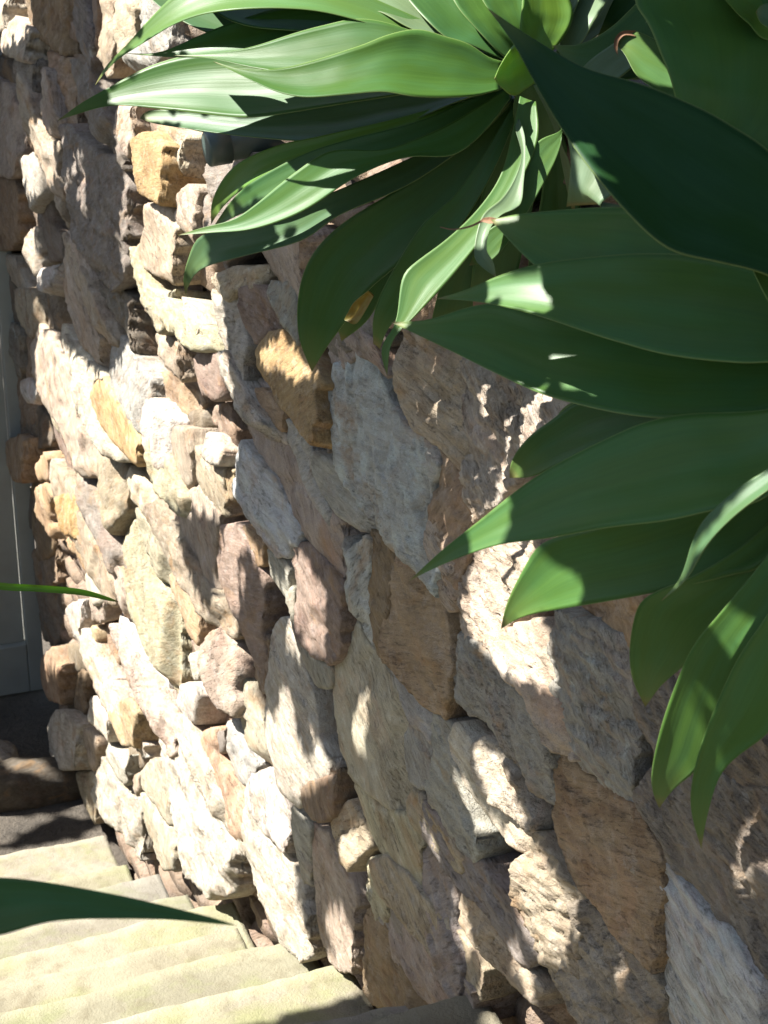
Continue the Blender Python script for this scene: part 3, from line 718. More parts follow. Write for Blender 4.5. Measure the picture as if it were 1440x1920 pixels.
    if rough > 1.35:                          # crumbly broken face
        wx = 0.01 * fbm(u * 20, v * 20, seed + 33, 3); wy = 0.01 * fbm(u * 20, v * 20, seed + 34, 3)
        cr = fbm((u + wx) * 22, (v + wy) * 40, seed + 35, 5, 0.62)
        h = h + cr * 0.010 * (rough - 0.9) - np.clip(np.abs(fbm((u + wx) * 10, (v + wy) * 18, seed + 36, 3)) - 0.02, -0.05, 0) * -0.12 * (rough - 0.9)
    # pits and flaked-off patches
    pk = fbm(u * 24, v * 70, seed + 90, 4, 0.65)
    h = h - np.clip(pk - 0.22, 0, 1) * 0.016 * max(0.2, rough - 0.5)
    fl = fbm(u * 6, v * 16, seed + 55, 4, 0.55)
    h = h - np.clip((fl - 0.12) * 14, 0, 1) * 0.0045 * max(0.2, rough - 0.4)
    ridge = np.abs(fbm(u * 2.5, v * 9, seed + 41, 3))
    h = h - np.clip(0.035 - ridge, 0, 1) * 0.16 * max(0.3, rough - 0.4)
    rr = min(round_r, 0.8 * inr)
    k = np.clip(e / rr, 0, 1)
    h = h - rr * (1 - np.sqrt(np.clip(1 - (1 - k) ** 2, 0, 1)))
    verts = [np.column_stack([P, h])]
    faces = [list(f) for f in fac]
    base = len(P)
    rb = P[ring]
    prev = list(ring)
    cen = rb.mean(0)
    nrb = len(ring)
    for depth, shr in ((0.35 * back, 1.0), (back, 0.94)):
        q = cen + (rb - cen) * shr
        w = fbm(q[:, 0] * 30, q[:, 1] * 30 + depth * 40, seed + 3, 3) * 0.003
        q = q + w[:, None]
        z = h[ring] - depth + 0.004 * w / 0.003
        verts.append(np.column_stack([q, z]))
        cur = list(range(base, base + nrb)); base += nrb
        for i in range(nrb):
            j = (i + 1) % nrb
            faces.append([prev[j], prev[i], cur[i], cur[j]])
        prev = cur
    verts.append(np.array([[cen[0], cen[1], -back]]))
    for i in range(nrb):
        faces.append([prev[(i + 1) % nrb], prev[i], base])
    V = np.vstack(verts)
    if area < 0:
        pass
    return V, faces

wall = thing('dry_stone_wall', 'tall rough dry stone retaining wall of cream, ochre and grey sandstone beside the steps', 'stone wall',
             tuple(wall_pt(4.0, 0.0, -2.6)))

def stone_from_px(px, colour, off, up, rough, lichen, seed, res_px=5.0, back=0.13, name='stone', nose=None, tight=False):
    rng = random.Random(seed)
    px = np.array(px, float)
    c = px.mean(0)
    p0 = on_wall(c[0], c[1], off)
    den = float(np.dot(ray(c[0], c[1]), -N_OUT))
    depth = (QW - off) / den
    ta = rng.uniform(-0.16, 0.16) * den
    tv = up * 0.45 + rng.uniform(-0.06, 0.08)
    n = N_OUT + A_DIR * ta + Z_UP * tv
    n /= np.linalg.norm(n)
    e1 = -A_DIR - n * float(np.dot(-A_DIR, n)); e1 /= np.linalg.norm(e1)
    e2 = np.cross(n, e1)
    w = np.array([on_plane(x, y, p0, n) for x, y in px]) - p0
    pl = np.column_stack([w @ e1, w @ e2])
    a = 0.5 * np.sum(pl[:, 0] * np.roll(pl[:, 1], -1) - np.roll(pl[:, 0], -1) * pl[:, 1])
    if a < 0:
        pl = pl[::-1]
    m_per_px = depth / FPX
    sy = res_px * m_per_px
    sx = sy / max(0.35, min(1.0, den * 1.6))
    V, F = build_stone(pl, (sx, sy), rough, seed, 0.0025 if tight else 0.0035 if rough > 1.25 else (0.009 if rough < 0.95 else 0.005), back, tight)
    if nose is not None:                  # the near end breaks off steeply: a blunt end face that looks back up the steps
        lo, hi = pl[:, 0].min(), pl[:, 0].max()
        ys = (pl[:, 1].min() + pl[:, 1].max()) * 0.5
        hh_ = max(1e-3, (pl[:, 1].max() - pl[:, 1].min()) * 0.5)
        V = V.copy()
        sk = rng.uniform(-0.25, 0.35)
        xs = lo + (hi - lo) * (nose + sk * 0.12 * (V[:, 1] - ys) / hh_ + 0.05 * fbm(V[:, 1] * 30, V[:, 1] * 0 + seed, seed + 6, 3))
        over = np.maximum(V[:, 0] - xs, 0.0)
        soft = np.sqrt(over * over + 1e-4) - 0.01
        soft = np.where(over > 0, soft, 0.0)
        cmpr = 0.12
        V[:, 0] = np.where(over > 0, xs + over * cmpr, V[:, 0])
        V[:, 2] -= soft * (1 - cmpr) * den / 0.94
    M = Matrix(((e1[0], e2[0], n[0], p0[0]), (e1[1], e2[1], n[1], p0[1]), (e1[2], e2[2], n[2], p0[2]), (0, 0, 0, 1)))
    o = mesh_obj(name, V, F, MAT_STONE, wall, True, M)
    j = [rng.uniform(0.88, 1.12) for _ in range(2)]
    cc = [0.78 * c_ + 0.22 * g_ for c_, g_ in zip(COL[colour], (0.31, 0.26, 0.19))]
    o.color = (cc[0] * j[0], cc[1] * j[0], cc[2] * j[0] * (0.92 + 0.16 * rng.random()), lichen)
    return o

def parse(tile, s):
    ox, oy, sc = TILES[tile]
    return [(ox + float(a) / sc, oy + float(b) / sc) for a, b in (q.split(',') for q in s.split())]

for i, (tile, cl, offc, up, rough, lich, s) in enumerate(STONES):
    px = parse(tile, s)
    mx = sum(p[0] for p in px) / len(px)
    if mx < 430:                          # the far, sunlit part: bold relief with deep recesses
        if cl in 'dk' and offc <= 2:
            offc = -2.2  # shade of gaps and near end faces is put into these stones' dark colour
        elif cl == 'r' and offc < 2.2:
            offc = -0.8
        else:
            offc = offc + random.Random(i).choice((-1.0, 0.0, 0.5, 1.2))
            offc = offc if offc < 4.5 else 4.5 + (offc - 4.5) * 0.5
    else:
        offc = offc if offc < 2.5 else 2.5 + (offc - 2.5) * 0.45
        if mx > 560:
            offc = 1.2 + (offc - 1.2) * 0.6
    rn = random.Random(i * 7 + 1)
    if mx < 430:
        wd_ = max(p[0] for p in px) - min(p[0] for p in px); ht_ = max(p[1] for p in px) - min(p[1] for p in px)
        nose_ = None if cl == 'd' else (rn.uniform(0.78, 0.92) if ht_ > 1.7 * wd_ else rn.uniform(0.58, 0.82))
    elif mx < 640:
        nose_ = rn.uniform(0.80, 0.93)
    else:
        nose_ = rn.uniform(0.94, 0.99)
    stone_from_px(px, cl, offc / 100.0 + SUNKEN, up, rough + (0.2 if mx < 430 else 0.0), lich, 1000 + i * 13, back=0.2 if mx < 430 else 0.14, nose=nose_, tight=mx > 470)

# long ledges that run through several of the shorter stones on the sunlit side
LONG = [
 ('M','p',3.2,.12,1.15,.3,"118,705 160,640 212,728 252,790 302,900 292,1000 332,1080 372,1132 365,1245 300,1222 248,1082 180,962 118,832"),
 ('M','w',4.2,.18,1.1,.4,"238,650 300,758 372,798 402,850 352,856 347,962 382,1080 472,1130 482,1182 370,1142 298,1012 268,852"),
 ('M','y',4.0,.25,1.2,.3,"482,330 530,328 562,478 702,588 822,680 825,742 740,742 700,702 618,642 540,542"),
 ('M','y',3.4,.1,1.1,.2,"538,1080 602,1058 642,1120 702,1290 764,1404 700,1402 640,1332 588,1272"),
 ('M','t',3.4,.1,1.1,.2,"528,1330 602,1308 692,1440 762,1580 862,1750 905,1860 850,1856 758,1742 648,1572 588,1462"),
 ('M','p',4.0,.12,1.1,.2,"178,1150 232,1198 302,1290 322,1380 402,1600 434,1765 380,1702 308,1542 248,1402 188,1282"),
 ('M','m',3.0,.08,1.1,.2,"278,1200 332,1240 402,1360 432,1480 472,1600 544,1755 480,1702 408,1582 348,1442 298,1332"),
 ('M','w',3.6,.2,1.3,.3,"828,740 872,728 932,880 1002,1000 1064,1115 1010,1092 928,1002 868,902"),
 ('U','c',3.8,.15,1.3,.3,"395,290 440,262 500,420 560,560 640,740 720,900 700,960 640,880 560,760 470,560 420,420"),
 ('U','p',3.4,.12,1.2,.2,"560,240 600,250 690,420 770,600 850,740 900,900 870,960 800,820 700,640 620,440"),
 ('U','w',3.6,.15,1.4,.3,"880,720 940,700 1010,860 1080,1060 1150,1240 1230,1440 1190,1480 1110,1300 1020,1100 940,900"),
 ('P','m',3.0,.1,1.3,.3,"380,340 440,300 500,470 560,620 620,860 640,980 580,930 520,760 440,560"),
 ('P','t',3.2,.1,1.2,.2,"60,420 110,400 170,560 230,740 290,980 320,1180 270,1120 200,900 130,700 80,560"),
 ('P','p',3.2,.1,1.2,.2,"330,1320 372,1300 430,1440 500,1600 560,1790 610,1960 560,1950 480,1760 400,1560"),
]
for i, (tile, cl, offc, up, rough, lich, s) in enumerate(LONG):
    stone_from_px(parse(tile, s), cl, (offc + 1.6) / 100.0 + SUNKEN, up + 0.05, rough + 0.3, lich, 5000 + i * 17, back=0.16, nose=0.95)
# packing between and behind the face stones
def packing():
    rng = random.Random(3)
    V, F = [], []
    z = -4.45
    row = 0
    while z < -0.52:
        hgt = rng.uniform(0.07, 0.15)
        z1 = min(z + hgt, -0.50)
        u = -0.6 + rng.uniform(-0.2, 0.0)
        while u < 7.95:
            ln = rng.uniform(0.16, 0.42)
            u1 = min(u + ln, 8.0)
            off = -0.06 + rng.uniform(-0.025, 0.006)
            g = 0.006
            n0 = len(V)
            nu, nz = 5, 4
            for iz in range(nz + 1):
                for iu in range(nu + 1):
                    a, b = iu / nu, iz / nz
                    edge = min(a, 1 - a) * ln, min(b, 1 - b) * hgt
                    e = min(edge)
                    d = off - 0.05 * max(0.0, 1 - e / 0.022) ** 2 + rng.uniform(-0.004, 0.004)
                    V.append(wall_pt(u + g + (u1 - u - 2 * g) * a + rng.uniform(-.006, .006), d,
                                     z + g + (z1 - z - 2 * g) * b + rng.uniform(-.005, .005)))
            for iz in range(nz):
                for iu in range(nu):
                    k = n0 + iz * (nu + 1) + iu
                    F.append([k, k + nu + 1, k + nu + 2, k + 1])
            u = u1
        z = z1
        row += 1
    o = mesh_obj('packing_stones', V, F, MAT_STONE, None, True)
    o.color = (0.24, 0.18, 0.13, 0.1)
    child(o, wall)
    o['kind'] = 'stuff'
    # solid heart of the wall, from the packing back into the bank
    V, F = [], []
    for u in (-0.7, 8.0):
        for off in (-0.13, -0.55):
            for z in (-4.6, -0.51):
                V.append(wall_pt(u, off, z))
    F = [[0, 1, 3, 2], [4, 6, 7, 5], [0, 4, 5, 1], [2, 3, 7, 6], [1, 5, 7, 3], [0, 2, 6, 4]]
    child(mesh_obj('wall_core', V, F, MAT_CORE, None, False), wall)
packing()

# ---------------------------------------------------------------- ground, bank and bed
def sheet(name, fn, us, vs_, mat, kind=None):
    V, F = [], []
    for u in us:
        for v in vs_:
            V.append(fn(u, v))
    n = len(vs_)
    for i in range(len(us) - 1):
        for j in range(n - 1):
            F.append([i * n + j, (i + 1) * n + j, (i + 1) * n + j + 1, i * n + j + 1])
    o = mesh_obj(name, V, F, mat, None, True)
    if kind:
        o['kind'] = kind
    return o

GZ = -4.24
g = [-300, -120, -60, -30, -15] + [x * 0.5 for x in range(-20, 41)] + [30, 60, 120, 300]
sheet('ground', lambda u, v: np.array([u, v, GZ + 0.012 * vnoise(np.array([u * 2.1]), np.array([v * 2.3]), 4)[0]]), g, g, MAT_GROUND, 'structure')

def bank_z(u):
    return float(np.interp(u, [-3, 0.5, 2.0, 2.7, 6.5, 7.2, 9], [-1.9, -1.9, -1.95, -2.2, -4.05, -4.2, -4.3]))
us = [x * 0.15 for x in range(-20, 61)]
os_ = [1.72 + 0.12 * k for k in range(0, 30)]
sheet('left_garden_bank', lambda u, v: wall_pt(u, v, bank_z(u) + 0.05 - 0.25 * max(0.0, (v - 4.2)) ** 1.5 + 0.05 * vnoise(np.array([u * 3.0]), np.array([v * 3.0]), 8)[0]),
      us, os_, MAT_SOIL, 'structure')
os2 = [-0.10 - 0.14 * k for k in range(0, 24)]
sheet('garden_bed', lambda u, v: wall_pt(u, v, -0.535 + 0.05 * vnoise(np.array([u * 3.0]), np.array([v * 4.0]), 12)[0] + 0.10 * min(1.0, -v / 1.5)),
      [x * 0.15 for x in range(-5, 62)], os2, MAT_SOIL, 'structure')

# ---------------------------------------------------------------- the steps
stairs = thing('stone_steps', 'worn pale sandstone steps with mossy yellow green edges going down beside the wall', 'steps',
               tuple(wall_pt(4.5, 0.8, -4.2)))
NOSE = [(6.46, -4.08), (5.86, -3.85), (5.42, -3.65), (5.02, -3.45), (4.62, -3.26), (4.25, -3.08), (3.90, -2.90),
        (3.50, -2.69), (3.04, -2.44), (2.68, -2.22), (2.30, -2.06)]
def build_step(k):
    u0, z0 = NOSE[k]
    near = NOSE[k + 1][0] - 0.12 if k + 1 < len(NOSE) else -2.6
    width = 1.70
    nw = 130
    prof = []
    depth = u0 - near
    nt = 12
    for i in range(nt + 1):
        prof.append((near + (depth - 0.011) * i / nt, 0.0, 1.0))
    for i in range(1, 6):
        a = math.radians(90 * i / 5)
        prof.append((u0 - 0.011 + 0.011 * math.sin(a), -0.011 * (1 - math.cos(a)), 1.0))
    for d in (0.06, 0.10, 0.15, 0.24):
        prof.append((u0 - 0.004, -d, 0.8))
    prof.append((near, -0.24, 0.0))
    V, F = [], []
    m = len(prof)
    S = 400 + 17 * k
    EA = []
    rs = random.Random(170 + k)
    start = rs.choice((-0.05, -0.03, 0.0, 0.035))
    skew, tilt = rs.uniform(-0.05, 0.05), rs.uniform(-0.02, 0.02)
    for j in range(nw + 1):
        off = start + width * j / nw
        x = np.array([off])
        nose = (off - 0.7) * skew + 0.025 * fbm(x * 2.4, x * 0 + k * 3.7, S, 4, 0.6)[0] + 0.008 * fbm(x * 17, x * 0 + k, S + 5, 4, 0.65)[0]
        wear = -0.022 * math.exp(-((off - 0.75) / 0.4) ** 2)
        lipz = (off - 0.7) * tilt + 0.009 * fbm(x * 5, x * 0 + k * 2.2, S + 8, 4, 0.6)[0]
        for (u, dz, w) in prof:
            t = max(0.0, min(1.0, (u - (u0 - 0.16)) / 0.16))
            rz = 0.009 * fbm(np.array([off * 7.0]), np.array([u * 7.0]), S + 2, 4, 0.6)[0]
            ru = 0.012 * fbm(np.array([off * 12.0]), np.array([dz * 25.0]), S + 4, 3)[0] if dz < -0.03 else 0.0
            zz = z0 + dz + (rz + wear + lipz * t if w > 0 else 0.0)
            V.append(wall_pt(u + nose * (t if w > 0 else 0.0) + ru, off, zz))
            EA.append(max(0.0, min(1.0, (u - (u0 - 0.10)) / 0.09)) if dz > -0.05 else 0.3)
    for j in range(nw):
        for i in range(m):
            i2 = (i + 1) % m
            F.append([j * m + i, j * m + i2, (j + 1) * m + i2, (j + 1) * m + i])
    F.append([i for i in range(m)][::-1])
    F.append([nw * m + i for i in range(m)])
    o = mesh_obj('step', V, F, MAT_STEP, None, True)
    ea = o.data.attributes.new('worn_edge', 'FLOAT', 'POINT')
    ea.data.foreach_set('value', EA)
    rs = random.Random(70 + k)
    q = rs.uniform(0.82, 1.12)
    o.color = (q, q * rs.uniform(0.96, 1.02), q * rs.uniform(0.88, 1.05), 1)
    child(o, stairs)
for k in range(len(NOSE)):
    build_step(k)

# two rough kerb stones at the foot of the steps
def rock(name, centre, dims, rotz, seed, colr, lich, parent=None):
    n, mrows = 40, 24
    V, F = [], []
    for i in range(mrows + 1):
        th = math.pi * i / mrows
        for j in range(n):
            ph = 2 * math.pi * j / n
            d = np.array([math.sin(th) * math.cos(ph), math.sin(th) * math.sin(ph), math.cos(th)])
            d = np.sign(d) * np.abs(d) ** 0.62
            s = 1 + 0.16 * fbm(np.array([d[0] * 2.2 + d[2]]), np.array([d[1] * 2.2 - d[2] * 1.7]), seed, 4)[0]
            V.append((d[0] * dims[0] * s, d[1] * dims[1] * s, d[2] * dims[2] * s))
    for i in range(mrows):
        for j in range(n):
            F.append([i * n + j, (i + 1) * n + j, (i + 1) * n + (j + 1) % n, i * n + (j + 1) % n])
    o = mesh_obj(name, V, F, MAT_STONE, parent, True)
    o.location = centre
    o.rotation_euler = (0.05, 0.08, rotz)
    o.color = (*colr, lich)
    return o
def on_ground(x, y, z):
    r = ray(x, y)
    return r * (z / r[2])
p = on_ground(60, 1495, GZ)
k1 = rock('kerb_stone', (p[0], p[1], GZ + 0.06), (0.25, 0.10, 0.11), 0.35 - 0.0, 5, (0.12, 0.10, 0.075), 0.1)
k1['label'] = 'long dark brown kerb stone lying at the foot of the steps'
k1['category'] = 'kerb stone'
p = on_ground(10, 1450, GZ)
k2 = rock('kerb_stone', (p[0] - 0.05, p[1], GZ + 0.05), (0.11, 0.09, 0.09), 0.2, 9, (0.30, 0.27, 0.22), 0.5)
k2['label'] = 'small pale speckled stone beside the dark kerb stone'
k2['category'] = 'kerb stone'

# ---------------------------------------------------------------- door at the far end of the wall
UE = 8.03
def dpt(off, z, du=0.0):
    return wall_pt(UE + du, off, z)
def box_from(off0, off1, z0, z1, du0, du1):
    V = [dpt(o, z, d) for d in (du0, du1) for o in (off0, off1) for z in (z0, z1)]
    F = [[0, 2, 3, 1], [4, 5, 7, 6], [0, 1, 5, 4], [2, 6, 7, 3], [1, 3, 7, 5], [0, 4, 6, 2]]
    return V, F
def bevel(o, w=0.004):
    md = o.modifiers.new('bevel', 'BEVEL')
    md.width = w; md.segments = 2
    md.limit_method = 'ANGLE'
door = thing('grey_door', 'pale grey painted door partly hidden behind the far end of the stone wall', 'door', tuple(dpt(0.5, GZ)))
def dpart(name, b, mat):
    o = mesh_obj(name, *b, mat, None, False)
    child(o, door); bevel(o)
    return o
dpart('door_panel', box_from(0.030, 0.90, -3.975, -2.0, 0.03, 0.07), MAT_DOOR)
dpart('door_panel', box_from(0.16, 0.80, -3.85, -3.05, 0.026, 0.029), MAT_DOOR)
dpart('door_frame', box_from(-0.05, 0.024, -4.23, -1.93, 0.0, 0.09), MAT_DOOR)
dpart('door_frame', box_from(0.906, 0.98, -4.23, -1.93, 0.0, 0.09), MAT_DOOR)
dpart('threshold', box_from(0.026, 0.904, -4.23, -3.981, 0.0, 0.10), MAT_DOOR)
hnd = dpart('door_handle', box_from(0.80, 0.84, -3.05, -2.93, -0.02, 0.028), MAT_PIPE)
def merged(*boxes):
    V, F = [], []
    for v, f in boxes:
        F += [[i + len(V) for i in q] for q in f]; V += v
    return V, F
bw = mesh_obj('building_wall', *merged(box_from(0.985, 7.0, -4.4, -1.925, 0.032, 0.248), box_from(-2.5, 1.3, -1.92, 0.5, 0.03, 0.25)), MAT_RENDER, None, False)
bw['label'] = 'grey rendered building wall around the door at the bottom of the steps'
bw['category'] = 'wall'

# ---------------------------------------------------------------- drain pipe end in the wall
def lathe(profile, axis_p, axis_d, n=40):
    d = axis_d / np.linalg.norm(axis_d)
    a = np.cross(d, Z_UP); a /= np.linalg.norm(a)
    b = np.cross(d, a)
    V, F = [], []
    for (t, r) in profile:
        for j in range(n):
            ph = 2 * math.pi * j / n
            V.append(axis_p + d * t + (a * math.cos(ph) + b * math.sin(ph)) * r)
    for i in range(len(profile) - 1):
        for j in range(n):
            F.append([i * n + j, i * n + (j + 1) % n, (i + 1) * n + (j + 1) % n, (i + 1) * n + j])
    return V, F
pc = on_wall(452, 268, 0.0)
pd = N_OUT * 0.93 + A_DIR * 0.0 - Z_UP * 0.10
pipe = thing('drain_pipe', 'short grey green plastic pipe end poking out of the wall under the leaves', 'pipe', tuple(pc))
pr = 0.036
V, F = lathe([(-0.10, pr), (0.038, pr), (0.040, pr), (0.040, pr - 0.004), (-0.10, pr - 0.004)], pc, pd)
child(mesh_obj('pipe', V, F, MAT_PIPE, None, True), pipe)
V, F = lathe([(0.030, pr + 0.0005), (0.0302, pr + 0.005), (0.078, pr + 0.005), (0.080, pr + 0.004), (0.083, pr), (0.084, pr - 0.012), (0.084, 0.0005)], pc, pd)
child(mesh_obj('collar', V, F, MAT_PIPE, None, True), pipe)

# ---------------------------------------------------------------- agave plants
def smooth_curve(P, n):
    P = np.array(P, float)
    Q = np.vstack([2 * P[0] - P[1], P, 2 * P[-1] - P[-2]])
    out = []
    for i in range(1, len(Q) - 2):
        p0, p1, p2, p3 = Q[i - 1], Q[i], Q[i + 1], Q[i + 2]
        for t in np.linspace(0, 1, 16, endpoint=False):
            out.append(0.5 * ((2 * p1) + (-p0 + p2) * t + (2 * p0 - 5 * p1 + 4 * p2 - p3) * t * t + (-p0 + 3 * p1 - 3 * p2 + p3) * t ** 3))
    out.append(Q[-2])
    out = np.array(out)
    d = np.concatenate([[0], np.cumsum(np.linalg.norm(np.diff(out, axis=0), axis=1))])
    s = np.linspace(0, d[-1], n)
    r = np.column_stack([np.interp(s, d, out[:, k]) for k in range(out.shape[1])])
    for _ in range(2):
        r[1:-1] = 0.25 * r[:-2] + 0.5 * r[1:-1] + 0.25 * r[2:]
    return r

def pts(s):
    return [tuple(float(v) for v in q.split(',')) for q in s.split()]

NL, ML = 56, 14
def leaf_mesh(E0, E1, cup, thick, seed):
    """E0, E1: NLx3 edge curves from tip to base in metres -> closed fleshy blade"""
    N = len(E0)
    mid = 0.5 * (E0 + E1)
    tang = np.gradient(mid, axis=0)
    tang /= np.maximum(np.linalg.norm(tang, axis=1)[:, None], 1e-9)
    wv = E1 - E0
    wid = np.linalg.norm(wv, axis=1)
    wdir = wv / np.maximum(wid[:, None], 1e-9)
    nrm = np.cross(tang, wdir)
    nrm /= np.maximum(np.linalg.norm(nrm, axis=1)[:, None], 1e-9)
    for i in range(N):                      # make the normal face the eye so that cup has one meaning
        if np.dot(nrm[i], mid[i]) > 0:
            nrm[i] = -nrm[i]
    k = np.ones(9) / 9
    for c in range(3):
        nrm[:, c] = np.convolve(np.pad(nrm[:, c], 4, 'edge'), k, 'valid')
    nrm /= np.maximum(np.linalg.norm(nrm, axis=1)[:, None], 1e-9)
    V, UV = [], []
    S = np.linspace(0, 1, ML + 1)
    rows_f, rows_b = [], []
    for i in range(N):
        t = i / (N - 1)
        f, bk = [], []
        for s in S:
            prof = 1 - (2 * s - 1) ** 2
            sag = cup * wid[i] * prof ** 0.8
            wv_ = 0.02 * wid[i] * fbm(np.array([t * 5.0]), np.array([s * 1.4]), seed, 2)[0]
            fold = 0.006 * wid[i] * math.cos(2 * math.pi * (2.6 * s + 0.37 * seed)) * prof * min(1.0, 4 * t)
            p = E0[i] * (1 - s) + E1[i] * s - nrm[i] * (sag + wv_ + fold)
            th = thick * (0.22 + 0.78 * prof) * min(1.0, 0.25 + 3 * t) * (0.7 + 0.9 * t)
            f.append(p); bk.append(p - nrm[i] * th)
        rows_f.append(f); rows_b.append(bk)
    n0 = N * (ML + 1)
    for i in range(N):
        for j in range(ML + 1):
            V.append(rows_f[i][j]); UV.append((i / (N - 1), j / ML))
    for i in range(N):
        for j in range(ML + 1):
            V.append(rows_b[i][j]); UV.append((i / (N - 1), j / ML))
    F = []
    w = ML + 1
    for i in range(N - 1):
        for j in range(ML):
            F.append([i * w + j, (i + 1) * w + j, (i + 1) * w + j + 1, i * w + j + 1])
            F.append([n0 + i * w + j, n0 + i * w + j + 1, n0 + (i + 1) * w + j + 1, n0 + (i + 1) * w + j])
        F.append([i * w, n0 + i * w, n0 + (i + 1) * w, (i + 1) * w])
        F.append([i * w + ML, (i + 1) * w + ML, n0 + (i + 1) * w + ML, n0 + i * w + ML])
    F.append([j for j in range(w)] + [n0 + j for j in range(ML, -1, -1)])
    b0 = (N - 1) * w
    F.append([b0 + j for j in range(ML, -1, -1)] + [n0 + b0 + j for j in range(w)])
    return V, F, UV

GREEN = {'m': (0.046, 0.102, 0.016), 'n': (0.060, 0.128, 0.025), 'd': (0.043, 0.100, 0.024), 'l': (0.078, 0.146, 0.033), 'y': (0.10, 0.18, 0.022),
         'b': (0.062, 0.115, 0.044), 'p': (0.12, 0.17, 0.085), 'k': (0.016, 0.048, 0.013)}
def add_leaf(plant, e0, e1, tip, base, roll=0.05, cup=0.10, bow=0.0, colr='n', thick=0.006, seed=0, name='leaf', label=None, mat=None):
    """e0 = edge farther from the eye, e1 = nearer edge (image outlines tip -> base), tip/base = distances from the eye"""
    a = smooth_curve(pts(e0) if isinstance(e0, str) else e0, NL)
    b = smooth_curve(pts(e1) if isinstance(e1, str) else e1, NL)
    t = np.linspace(0, 1, NL)
    d = tip + (base - tip) * t - bow * 4 * t * (1 - t)
    wid = np.linalg.norm(a - b, axis=1) / FPX * d
    r = roll * wid
    E0 = np.array([at(a[i][0], a[i][1], d[i] + 0.5 * r[i]) for i in range(NL)])
    E1 = np.array([at(b[i][0], b[i][1], d[i] - 0.5 * r[i]) for i in range(NL)])
    add_leaf.last = (E0, E1)
    V, F, UV = leaf_mesh(E0, E1, cup, thick, seed)
    return finish_leaf(plant, V, F, UV, colr, name, label, mat)

def finish_leaf(plant, V, F, UV, colr, name='leaf', label=None, mat=None):
    o = mesh_obj(name, V, F, mat or MAT_LEAF, None, True)
    me = o.data
    uvl = me.uv_layers.new(name='UVMap')
    li = np.empty(len(me.loops), dtype=np.int32)
    me.loops.foreach_get('vertex_index', li)
    uvl.data.foreach_set('uv', np.array(UV, dtype=np.float32)[li].ravel())
    c = GREEN[colr] if isinstance(colr, str) else colr
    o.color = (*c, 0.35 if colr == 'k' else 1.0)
    child(o, plant)
    if label:
        o['label'] = label
    return o

def wleaf(plant, base, out_dir, up0, length, width, droop, colr='n', cup=0.10, seed=0, twist=0.0):
    """a whole agave leaf given in the world: leaves the stem along out_dir, rises, then bends over"""
    o = np.array(out_dir, float); o /= np.linalg.norm(o)
    p = np.array(base, float)
    ang = up0
    N = NL
    cen, dirs = [], []
    for i in range(N):
        s = i / (N - 1)
        cen.append(p.copy())
        d = o * math.cos(ang) + Z_UP * math.sin(ang)
        dirs.append(d)
        p = p + d * length / (N - 1)
        ang -= droop / (N - 1) * (0.4 + 1.2 * s)
    cen = np.array(cen)
    side = np.cross(o, Z_UP); side /= np.linalg.norm(side)
    E0, E1 = [], []
    for i in range(N):
        s = i / (N - 1)
        w = width * 0.5 * (0.55 + 1.25 * s - 0.3 * s * s) * max(0.0, 1 - s ** 3.2) ** 0.9 * 1.05
        upn = np.cross(side, dirs[i])
        sd = side * math.cos(twist * s) + upn * math.sin(twist * s)
        E0.append(cen[i] + sd * w); E1.append(cen[i] - sd * w)
    E0 = np.array(E0)[::-1]; E1 = np.array(E1)[::-1]
    # concave upper side: cup against the upward normal
    N = len(E0)
    mid = 0.5 * (E0 + E1)
    V, F, UV = leaf_mesh_up(E0, E1, cup, 0.006, seed)
    return finish_leaf(plant, V, F, UV, colr)

def leaf_mesh_up(E0, E1, cup, thick, seed):
    shift = np.array([0, 0, -50.0])         # cup relative to straight above
    V, F, UV = leaf_mesh(E0 + shift, E1 + shift, cup, thick, seed)
    return [v - shift for v in V], F, UV

def stem(plant, p0, p1, r0, r1, seed=1):
    V, F = [], []
    n, m = 24, 16
    ax = np.array(p1) - np.array(p0)
    for i in range(m + 1):
        t = i / m
        c = np.array(p0) + ax * t + np.array([0.02 * math.sin(t * 3), 0.015 * math.sin(t * 5), 0])
        r = r0 + (r1 - r0) * t
        for j in range(n):
            ph = 2 * math.pi * j / n
            rr = r * (1 + 0.12 * fbm(np.array([math.cos(ph) * 2 + t * 6]), np.array([math.sin(ph) * 2 + t * 9]), seed, 3)[0])
            V.append(c + np.array([math.cos(ph) * rr, math.sin(ph) * rr, 0]))
    for i in range(m):
        for j in range(n):
            F.append([i * n + j, i * n + (j + 1) % n, (i + 1) * n + (j + 1) % n, (i + 1) * n + j])
    F.append([m * n + j for j in range(n)])
    child(mesh_obj('stem', V, F, MAT_STEM, None, True), plant)
ca = at(985, 135, 2.72)
plant_a = thing('agave_plant', 'sunlit agave whose long smooth leaves spill left over the top of the wall', 'agave',
                (ca[0] + 0.02, ca[1] + 0.05, -0.55), 'agaves growing on top of the wall')
stem(plant_a, (ca[0] + 0.05, ca[1] + 0.17, -0.62), (ca[0] + .02, ca[1] + .10, ca[2] - 0.01), 0.045, 0.03, 3)
A = plant_a
